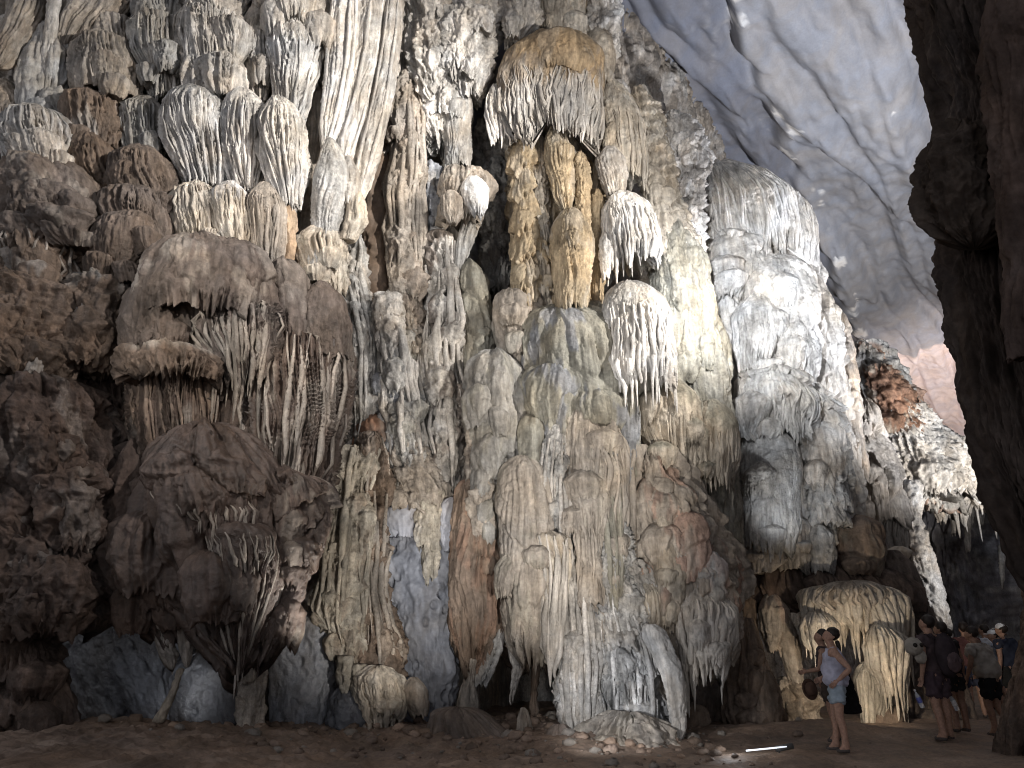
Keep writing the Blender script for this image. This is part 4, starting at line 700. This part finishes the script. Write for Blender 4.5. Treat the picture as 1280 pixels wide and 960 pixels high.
def lathe_part(name, prof, mat, parent, ax0, ax1, n=20):
    """profile (r, t) turned about the line ax0 -> ax1 (t in 0..1), in the parent's space"""
    from mathutils import Vector
    a = Vector(ax0); b = Vector(ax1); d = (b-a); u = d.orthogonal().normalized(); w = d.normalized().cross(u)
    P = [];
    for r, t in prof:
        for k in range(n):
            th = 2*math.pi*k/n; P.append(a+d*t+u*(r*math.cos(th))+w*(r*math.sin(th)))
    Fs = [(i*n+k, i*n+(k+1)%n, (i+1)*n+(k+1)%n, (i+1)*n+k) for i in range(len(prof)-1) for k in range(n)]
    me = bpy.data.meshes.new(name); me.from_pydata(P, [], Fs); me.materials.append(mat)
    for p in me.polygons: p.use_smooth = True
    o = bpy.data.objects.new(name, me); C.objects.link(o)
    if parent is not None: o.parent = parent
    return o
def ball(name, c, r, mat, parent, seed=0, amp=.0, cut=None):
    n, k = 20, 28; th = np.linspace(0, math.pi, n)[:,None]; ph = np.linspace(0, 2*math.pi, k, endpoint=False)[None,:]
    d = 1+amp*n2(ph*2+0*th, th*3+0*ph, seed)
    P = np.stack([c[0]+r[0]*d*np.sin(th)*np.cos(ph), c[1]+r[1]*d*np.sin(th)*np.sin(ph), c[2]+r[2]*d*np.cos(th)+0*ph], -1).reshape(-1, 3)
    if cut: P = cut(P)
    me = bpy.data.meshes.new(name); me.from_pydata([tuple(p) for p in P], [], [tuple(int(x) for x in f) for f in grid_faces(n, k, True)]); me.materials.append(mat)
    for p in me.polygons: p.use_smooth = True
    o = bpy.data.objects.new(name, me); C.objects.link(o)
    if parent is not None: o.parent = parent
    return o
def person(label, px, Y, heading, H=1.65, skin=SKIN, shirt=None, shorts=None, sleeves=.5, lean=0.0, look_up=0.0, arms=None, hair='short', legs=None, group=None, short_len=.5, female=False, baggy=0.0, hat=None):
    """local frame: +y forward, +x to the person's right, feet on z=0"""
    x0 = at(px, 800, Y)[0]; gz = float(floor_z(np.array([x0]), np.array([float(Y)]))[0])
    me = bpy.data.meshes.new('person')
    k = H/1.7; wd_ = 1.12; sw = .165 if female else .19
    def tl(z, x=0., y=0.):       # torso points lean forward about the hips
        a = lean; zz = z-.93; return (x, y + zz*math.sin(a), .93 + zz*math.cos(a))
    A = arms or {}
    V = []; E = []
    def v(p, rx, ry=None, par=None):
        V.append((p[0]*k, p[1]*k, p[2]*k, rx*k*wd_, (ry or rx)*k*wd_))
        if par is not None: E.append((par, len(V)-1))
        return len(V)-1
    pel = v(tl(.95), .155, .115); wst = v(tl(1.10), .125 if female else .145, .095, pel); ch = v(tl(1.28), .16, .11, wst); uc = v(tl(1.40), .13, .09, ch)
    nk = v(tl(1.47, 0, .01), .056, .058, uc); n2_ = v(tl(1.52, 0, .02), .055, .058, nk)
    hb = tl(1.53, 0, .025); a = lean*.4 - look_up
    def hd(z, y, x=0.): return (x, hb[1] + y*math.cos(a) + z*math.sin(a), hb[2] + z*math.cos(a) - y*math.sin(a))
    h1 = v(hd(.03, .035), .058, .068, n2_); h2 = v(hd(.085, .012), .076, .092, h1); h3 = v(hd(.145, 0), .074, .088, h2); h4 = v(hd(.185, 0), .045, .055, h3)
    v(hd(.068, .118), .012, .012, h2)
    for s in (-1, 1): v(hd(.075, -.005, s*.085), .016, .022, h2)
    L = legs or {}
    J = {}
    for s, nm in ((-1, 'l'), (1, 'r')):
        hip = v((s*.085, 0, .88), .095, .10, pel); kn = L.get('knee_'+nm, (s*.095, .02, .49)); an = L.get('ankle_'+nm, (s*.10, -.02, .09))
        mid = tuple((p+q)/2 for p, q in zip((s*.085, 0, .88), kn)); th = v(mid, .082, .085, hip); kk = v(kn, .056, .06, th)
        cf = tuple(q+(p-q)*.68 for p, q in zip(kn, an)); c_ = v((cf[0], cf[1]-.015, cf[2]), .054, .058, kk); aa = v(an, .034, .038, c_)
        v((an[0], an[1]-.035, .035), .034, .032, aa); v((an[0]+s*.015, an[1]+.12, .026), .040, .024, aa)
        J['hip_'+nm] = (s*.085, 0, .88); J['knee_'+nm] = kn; J['ankle_'+nm] = an
        sh = tl(1.395, s*sw); el = A.get('elbow_'+nm, tl(1.12, s*(sw+.05), -.02)); wr = A.get('wrist_'+nm, tl(.87, s*(sw+.05), .04))
        si = v(sh, .058, .062, uc); ma = tuple((p+q)/2 for p, q in zip(sh, el)); mi = v(ma, .045, .048, si); ei = v(el, .037, .039, mi)
        fa_ = tuple(p+(q-p)*.35 for p, q in zip(el, wr)); fi = v(fa_, .038, .038, ei); wi = v(wr, .024, .028, fi)
        d = np.array(wr)-np.array(el); d /= np.linalg.norm(d); side = np.cross(d, (s, 0, 0)); side /= max(np.linalg.norm(side), 1e-6); nrm = np.cross(side, d)
        W_ = np.array(wr); pm = W_+d*.065; pi = v(tuple(pm), .024, .034, wi)
        for q, (off, ln) in enumerate(((.027, .075), (.009, .085), (-.009, .08), (-.026, .062))):
            b0 = pm+d*.02+side*off; b1 = b0+d*ln*.55-nrm*.012*s; b2 = b1+d*ln*.35-nrm*.028*s
            i0 = v(tuple(b0), .0095, .0095, pi); i1 = v(tuple(b1), .009, .009, i0); v(tuple(b2), .008, .008, i1)
        t0 = W_+d*.035+side*.03; t1 = t0+d*.03+side*.018; t2 = t1+d*.025-nrm*.01*s
        i0 = v(tuple(t0), .012, .012, pi); i1 = v(tuple(t1), .010, .010, i0); v(tuple(t2), .009, .009, i1)
        J['sh_'+nm] = sh; J['el_'+nm] = el; J['wr_'+nm] = wr; J['palm_'+nm] = tuple(pm)
    o = skinmesh('person', V, E, skin, None)
    o.location = (x0, Y, gz+.0); o.rotation_euler = (0, 0, heading)
    tag(o, label, 'person', group)
    K = lambda p: tuple(q*k for q in p)
    # shirt: one skinned shell over the torso and upper arms
    SV = []; SE = []
    def sv(p, rx, ry, par=None):
        SV.append((p[0]*k, p[1]*k, p[2]*k, rx*k*1.16, ry*k*1.16));
        if par is not None: SE.append((par, len(SV)-1))
        return len(SV)-1
    g = .018+baggy
    a0 = sv(tl(.86), .17+g, .135+g); a1 = sv(tl(1.10), .145+g, .115+g, a0); a2 = sv(tl(1.27), .17+g*.7, .125+g*.7, a1); a3 = sv(tl(1.40), .125, .095, a2); sv(tl(1.45), .085, .08, a3)
    for s, nm in ((-1, 'l'), (1, 'r')):
        b0 = sv(J['sh_'+nm], .072, .076, a3)
        if sleeves > 0:
            e_ = tuple(p+(q-p)*sleeves for p, q in zip(J['sh_'+nm], J['el_'+nm])); b1 = sv(e_, .060+g*.6, .064+g*.6, b0)
    skinmesh('shirt', SV, SE, shirt, o)
    SV = []; SE = []
    a0 = sv(tl(1.06), .135, .105); a1 = sv((0, 0, .92), .16, .13, a0)
    for s, nm in ((-1, 'l'), (1, 'r')):
        b0 = sv((s*.085, 0, .84), .10, .112, a1); e_ = tuple(p+(q-p)*short_len for p, q in zip((s*.087, 0, .88), J['knee_'+nm])); b1 = sv(tuple((p+q)/2 for p, q in zip(e_, (s*.087, 0, .86))), .098, .108, b0); sv(e_, .092, .098, b1)
    skinmesh('shorts', SV, SE, shorts, o)
    for s, nm in ((-1, 'l'), (1, 'r')):
        an = J['ankle_'+nm]; skinmesh('shoe', [K((an[0], an[1]-.045, .045))+(.044*k, .042*k), K((an[0]+s*.006, an[1]+.05, .04))+(.05*k, .036*k), K((an[0]+s*.016, an[1]+.15, .032))+(.045*k, .028*k)], [(0, 1), (1, 2)], SHOE, o)
    # hair
    hc = np.array(hd(.115, -.012))
    ball('hair', K(hc+np.array([0, -.012, .018])), (.088*k, .102*k, .098*k), HAIR, o, 5, .08, None)
    if hair in ('long', 'bun'):
        b_ = hd(.06, -.085); e_ = (b_[0], b_[1]-.02, b_[2]-.20) if hair == 'long' else (b_[0], b_[1]-.04, b_[2]+.0)
        skinmesh('ponytail', [K(b_)+(.05*k, .04*k), K(((b_[0]+e_[0])/2, (b_[1]+e_[1])/2-.01, (b_[2]+e_[2])/2))+(.05*k, .035*k), K(e_)+(.025*k, .02*k)], [(0, 1), (1, 2)], HAIR, o)
    for s in (-1, 1): ball('eye', K(hd(.095, .098, s*.03)), (.011*k, .008*k, .007*k), EYEM, o)
    ball('mouth', K(hd(.032, .10, 0)), (.022*k, .008*k, .006*k), LIPM, o)
    if hat is not None:
        c = hd(.155, -.005); ball('cap', K(c), (.095*k, .112*k, .075*k), hat, o)
        ball('cap_peak', K(hd(.13, .12)), (.07*k, .075*k, .012*k), hat, o)
    return o, J, k
SHOE = plain('dusty_shoe', (.09,.075,.07), .8)
EYEM = plain('eye_dark', (.02,.015,.012), .3); LIPM = plain('lips', (.32,.13,.11), .5)
PG = 'visitors looking at the cave walls'
# 1: woman in profile, looking up to the left
wm, J, k = person('woman in a pale sleeveless top and denim shorts, gazing up, hand on hip', 1038, 11.35, math.radians(72), 1.60, SKIN, fab('pale_top', (.42,.42,.52)), fab('light_denim', (.30,.36,.42)), 0, -.02, .30,
    dict(elbow_l=(-.27, -.20, 1.16), wrist_l=(-.20, -.02, 1.0), elbow_r=(.24, -.04, 1.12), wrist_r=(.2, .16, 1.02)), 'long', dict(ankle_l=(-.08, -.03, .09), ankle_r=(.10, .10, .09), knee_r=(.09, .07, .49)), PG, .62, True, .03)
bag = body('shoulder_bag', rows_of('826 1050 1056; 845 1050 1062; 870 1050 1071; 893 1051 1079'), 11.55, 'drape', (.012,.011,.012), None, b=.5, fa=.012, fw=.1, cap=.1, lob=.01, ro=.003, fr=.0, bot=.06, mat='dull', px=1)
tag(bag, 'black cloth bag hanging behind the woman with her hand on her hip', 'bag')
# 2: companion half hidden behind her
cp, J2, k2 = person('companion in a dark top half hidden behind the gazing woman, forearm raised', 1030, 11.95, math.radians(62), 1.52, SKIN2, fab('dark_tank_top', (.07,.055,.055)), fab('brown_shorts', (.09,.07,.06)), 0, .05, .2,
    dict(elbow_l=(-.24, .10, 1.12), wrist_l=(-.16, .30, 1.08), elbow_r=(.24, 0, 1.12), wrist_r=(.22, .1, .95)), 'short', None, PG, .8, False, 0)
ht = bpy.data.objects.new('sun_hat', None); C.objects.link(ht); ht.location = at(1010, 862, 11.75); ht.rotation_euler = (math.radians(80), math.radians(10), math.radians(25)); tag(ht, 'dark brown hat dangling beside the companion, left of the gazing woman', 'hat')
HATM = fab('brown_straw', (.10,.06,.045))
lathe_part('brim', [(.08, .0), (.11, .02), (.145, .03), (.147, .04), (.11, .035), (.08, .02)], HATM, ht, (0, 0, 0), (0, 0, 1), 26)
lathe_part('crown', [(.095, .0), (.092, .06), (.08, .10), (.05, .115), (.001, .11)], HATM, ht, (0, 0, 0), (0, 0, 1), 24)
# 3: back turned, with backpack
bp_, J3, k3 = person('hiker seen from behind with a dark backpack, bare arm hanging with a water bottle', 1163, 12.3, math.radians(22), 1.76, SKIN, fab('dark_print_shirt', (.08,.06,.065)), fab('dark_plum_shorts', (.07,.05,.06)), .45, 0, .15,
    dict(elbow_l=(-.27, -.05, 1.12), wrist_l=(-.25, .04, .88)), 'short', dict(ankle_l=(-.07, -.02, .09), ankle_r=(.12, .03, .09)), PG, .85, False, .01)
pk = bpy.data.objects.new('backpack', None); C.objects.link(pk); pk.location = bp_.matrix_basis.translation + __import__('mathutils').Vector((0, 0, .95)); pk.rotation_euler = bp_.rotation_euler
tag(pk, 'dark backpack on the back of the hiker with the water bottle', 'backpack')
PKM = fab('backpack_cloth', (.045,.035,.04)); PKM2 = fab('backpack_trim', (.11,.08,.085))
def sq(P): return P
ball('pack_body', (0, -.24, .27), (.19, .13, .32), PKM, pk, 3, .12); ball('front_pocket', (0, -.35, .18), (.13, .06, .15), PKM2, pk, 4, .1)
for s in (-1, 1):
    skinmesh('shoulder_strap', [(s*.10, -.18, .50, .03, .012), (s*.12, -.03, .58, .03, .012), (s*.13, .15, .42, .03, .012), (s*.15, .10, .2, .02, .01)], [(0, 1), (1, 2), (2, 3)], PKM, pk)
    lathe_part('buckle', [(.001, 0), (.03, 0), (.034, .5), (.03, 1), (.001, 1)], PKM2, pk, (s*.06, -.41, .2), (s*.06, -.425, .2), 12)
hg = bpy.data.objects.new('sun_hat', None); C.objects.link(hg); hg.location = at(1142, 808, 12.0); hg.rotation_euler = (0, 0, math.radians(15)); tag(hg, 'pale grey cap with two dark round eyelets, hanging on the hiker\'s left shoulder', 'cap')
CAPM = fab('grey_cap_cloth', (.36,.33,.29)); ball('crown', (0, 0, 0), (.15, .10, .13), CAPM, hg, 8, .08); ball('peak', (.10, .0, -.15), (.10, .06, .10), CAPM, hg, 7, .1)
for s in (-1, 1): lathe_part('eyelet', [(.001, 0), (.03, 0), (.034, .6), (.028, 1), (.001, .8)], EYEM, hg, (s*.055, -.085, .02), (s*.06, -.115, .02), 14)
PLAST = plain('clear_plastic', (.75,.80,.88), .12, .6, trans=.6, nz=.04); LABEL = plain('blue_bottle_label', (.12,.14,.42), .4); LABEL2 = plain('white_bottle_label', (.6,.6,.62), .4); CAPB = plain('white_bottle_cap', (.7,.7,.72), .4)
def bottle(label, loc, tip, lab):
    r = bpy.data.objects.new('water_bottle', None); C.objects.link(r); r.location = loc; r.rotation_euler = tip; tag(r, label, 'bottle', 'water bottles carried by the hikers')
    lathe_part('bottle_body', [(.001, 0), (.028, 0), (.034, .02), (.034, .2), (.031, .24), (.034, .28), (.034, .62), (.028, .74), (.014, .86), (.013, .94), (.001, .94)], PLAST, r, (0, 0, -.24), (0, 0, .02), 20)
    lathe_part('bottle_label', [(.0345, 0), (.0355, .02), (.0355, .98), (.0345, 1)], lab, r, (0, 0, -.165), (0, 0, -.085), 20)
    lathe_part('bottle_cap', [(.001, 0), (.016, 0), (.016, .9), (.012, 1), (.001, 1)], CAPB, r, (0, 0, .0), (0, 0, .025), 16)
bottle('clear water bottle with a blue label, held slanting by the hiker with the backpack', at(1144, 864, 12.05), (0, math.radians(-18), 0), LABEL)
# 4: dim companion right of the hiker
d4, J4, k4 = person('dim figure in dark clothes close to the backpack hiker\'s right side, holding a bottle', 1183, 12.9, math.radians(15), 1.62, SKIN2, fab('black_top', (.035,.03,.032)), fab('black_shorts', (.03,.028,.03)), .4, .1, 0, None, 'short', None, PG, .7)
bottle('water bottle with a white label beside the dim figure in dark clothes', at(1187, 868, 12.4), (0, math.radians(-20), 0), LABEL2)
# 5: grey T-shirt, bending to the left
g5, J5, k5 = person('man in a loose grey T-shirt and black shorts, seen from behind leaning forward', 1228, 13.2, math.radians(28), 1.66, SKIN2, fab('grey_tshirt', (.33,.30,.27)), fab('black_knee_shorts', (.018,.017,.02)), .62, .22, -.1,
    dict(elbow_l=(-.30, .10, 1.12), wrist_l=(-.26, .22, .92), elbow_r=(.32, .12, 1.12), wrist_r=(.28, .3, .98)), 'short', dict(knee_l=(-.10, .05, .49), ankle_l=(-.06, .02, .09), ankle_r=(.14, -.10, .09)), PG, .85, False, .045)
# 6-9: farther visitors
WHC = fab('white_cap_cloth', (.7,.7,.72))
person('far visitor in a black and white striped shirt left of the grey-shirted man', 1186, 16.5, math.radians(40), 1.62, SKIN2, fab('striped_shirt', (.35,.34,.36)), fab('dark_trousers', (.05,.05,.06)), .5, 0, 0, None, 'short', None, PG, .9)
person('far visitor with a dark head of hair rising above the grey-shirted man', 1207, 15.6, math.radians(-30), 1.70, SKIN, fab('maroon_shirt', (.10,.05,.05)), fab('navy_shorts', (.04,.045,.07)), .5, 0, 0, None, 'short', None, PG, .9)
person('far visitor in a white shirt standing left of the white-capped ones', 1233, 17.0, math.radians(10), 1.66, SKIN2, fab('white_shirt', (.62,.63,.68)), fab('grey_shorts', (.12,.12,.14)), .5, 0, 0, None, 'short', None, PG, .9)
person('far visitor in a white cap, half hidden behind the dark-shirted one', 1244, 16.6, math.radians(60), 1.58, SKIN2, fab('pale_blue_shirt', (.35,.38,.45)), fab('grey_shorts_b', (.10,.10,.12)), .5, 0, 0, None, 'short', None, PG, .9, hat=WHC)
person('far visitor in a dark shirt and white cap with one arm raised to the right', 1256, 15.2, math.radians(20), 1.68, SKIN, fab('navy_shirt', (.035,.04,.06)), fab('black_shorts_b', (.03,.03,.03)), .5, 0, 0, dict(elbow_r=(.30, .12, 1.20), wrist_r=(.34, .30, 1.36)), 'short', None, PG, .9, hat=WHC)
# ---------------------------------------------------------------- the lamps that show
METAL = plain('lamp_housing', (.12,.12,.12), .4, .5); GLOW = plain('lit_lamp_glass', (.9,.92,1), .3, .3, emit=(.86, .92, 1.0), es=.85)
tb = bpy.data.objects.new('strip_light', None); C.objects.link(tb); p = at(958, 944, 11.15); tb.location = (p[0], p[1], float(floor_z(np.array([p[0]]), np.array([p[1]]))[0])+.05); tb.rotation_euler = (0, 0, .12)
tag(tb, 'lit strip light lying on the floor left of the gazing woman', 'lamp')
lathe_part('housing', [(.001, 0), (.04, 0), (.04, 1), (.001, 1)], METAL, tb, (.16, .03, .0), (.40, .03, .035), 14)
lathe_part('tube', [(.001, 0), (.011, 0), (.011, 1), (.001, 1)], GLOW, tb, (-.28, 0, -.01), (.30, 0, .03), 12)
lathe_part('bracket', [(.001, 0), (.012, 0), (.012, 1), (.001, 1)], METAL, tb, (.2, .03, -.06), (.2, .03, 0), 8)
pl = bpy.data.lights.new('strip_glow', 'POINT'); pl.energy = 3.5; pl.shadow_soft_size = .12; pl.color = (.9, .95, 1); po = bpy.data.objects.new('strip_glow', pl); C.objects.link(po); po.location = (tb.location.x-.5, tb.location.y-.1, tb.location.z+.14); po['kind'] = 'structure'
fl = bpy.data.objects.new('floor_lamp', None); C.objects.link(fl); p = at(655, 957, 11.6); fl.location = p
tag(fl, 'small lit floor lamp peeping up at the bottom edge below the earthy stump', 'lamp')
lathe_part('lamp_housing', [(.001, 0), (.06, 0), (.08, 1), (.07, 1), (.001, .9)], METAL, fl, (0, .0, -.1), (0, .06, .02), 16)
lathe_part('lamp_glass', [(.001, 0), (.07, 0), (.07, 1), (.001, 1)], GLOW, fl, (0, .055, .015), (0, .06, .03), 16)
pl = bpy.data.lights.new('floor_lamp_beam', 'SPOT'); pl.energy = 160; pl.spot_size = 2.0; pl.shadow_soft_size = .06; pl.color = (.92, .95, 1); po = bpy.data.objects.new('floor_lamp_beam', pl); C.objects.link(po); po.location = (p[0], p[1]+.09, p[2]+.08); po.rotation_euler = (math.radians(150), 0, 0); po['kind'] = 'structure'

# ---------------------------------------------------------------- loose stones along the foot of the wall
def rubble():
    rng = random.Random(4); P = []; Fq = []; Cc = []; base = 0
    n, k = 7, 9; th = np.linspace(.02, math.pi-.02, n)[:,None]; ph = np.linspace(0, 2*math.pi, k, endpoint=False)[None,:]
    gf = grid_faces(n, k, True)
    for i in range(2400):
        y = rng.uniform(10.2, 14.5); x = rng.uniform(-8.5, 5.5)
        if x > 3.0 and rng.random() < .93: continue
        if y < 11.6 and rng.random() < .5: continue
        r = .015 + .08*rng.random()**5 + (.08 if rng.random() < .015 else 0)
        d = 1+.45*n2(np.cos(ph)*1.3+i, th*1.4+np.sin(ph)+0*ph, i % 50)
        z = float(floor_z(np.array([x]), np.array([y]))[0])
        q = np.stack([x+r*1.2*d*np.sin(th)*np.cos(ph), y+r*d*np.sin(th)*np.sin(ph), z+r*.25+r*.75*d*np.cos(th)+0*ph], -1).reshape(-1, 3)
        P.append(q); Fq.append(gf+base); base += len(q); c = np.array((.27,.20,.155))*rng.uniform(.6, 1.5) if rng.random() < .8 else np.array((.28,.25,.22))
        Cc.append(np.tile(c, (len(q), 1)))
    o = link_mesh('rubble', np.vstack(P), np.vstack(Fq), M_EARTH, None, np.vstack(Cc)); tag(o, 'scattered small brown stones on the cave floor along the foot of the wall', 'rubble', None, 'stuff')
rubble()
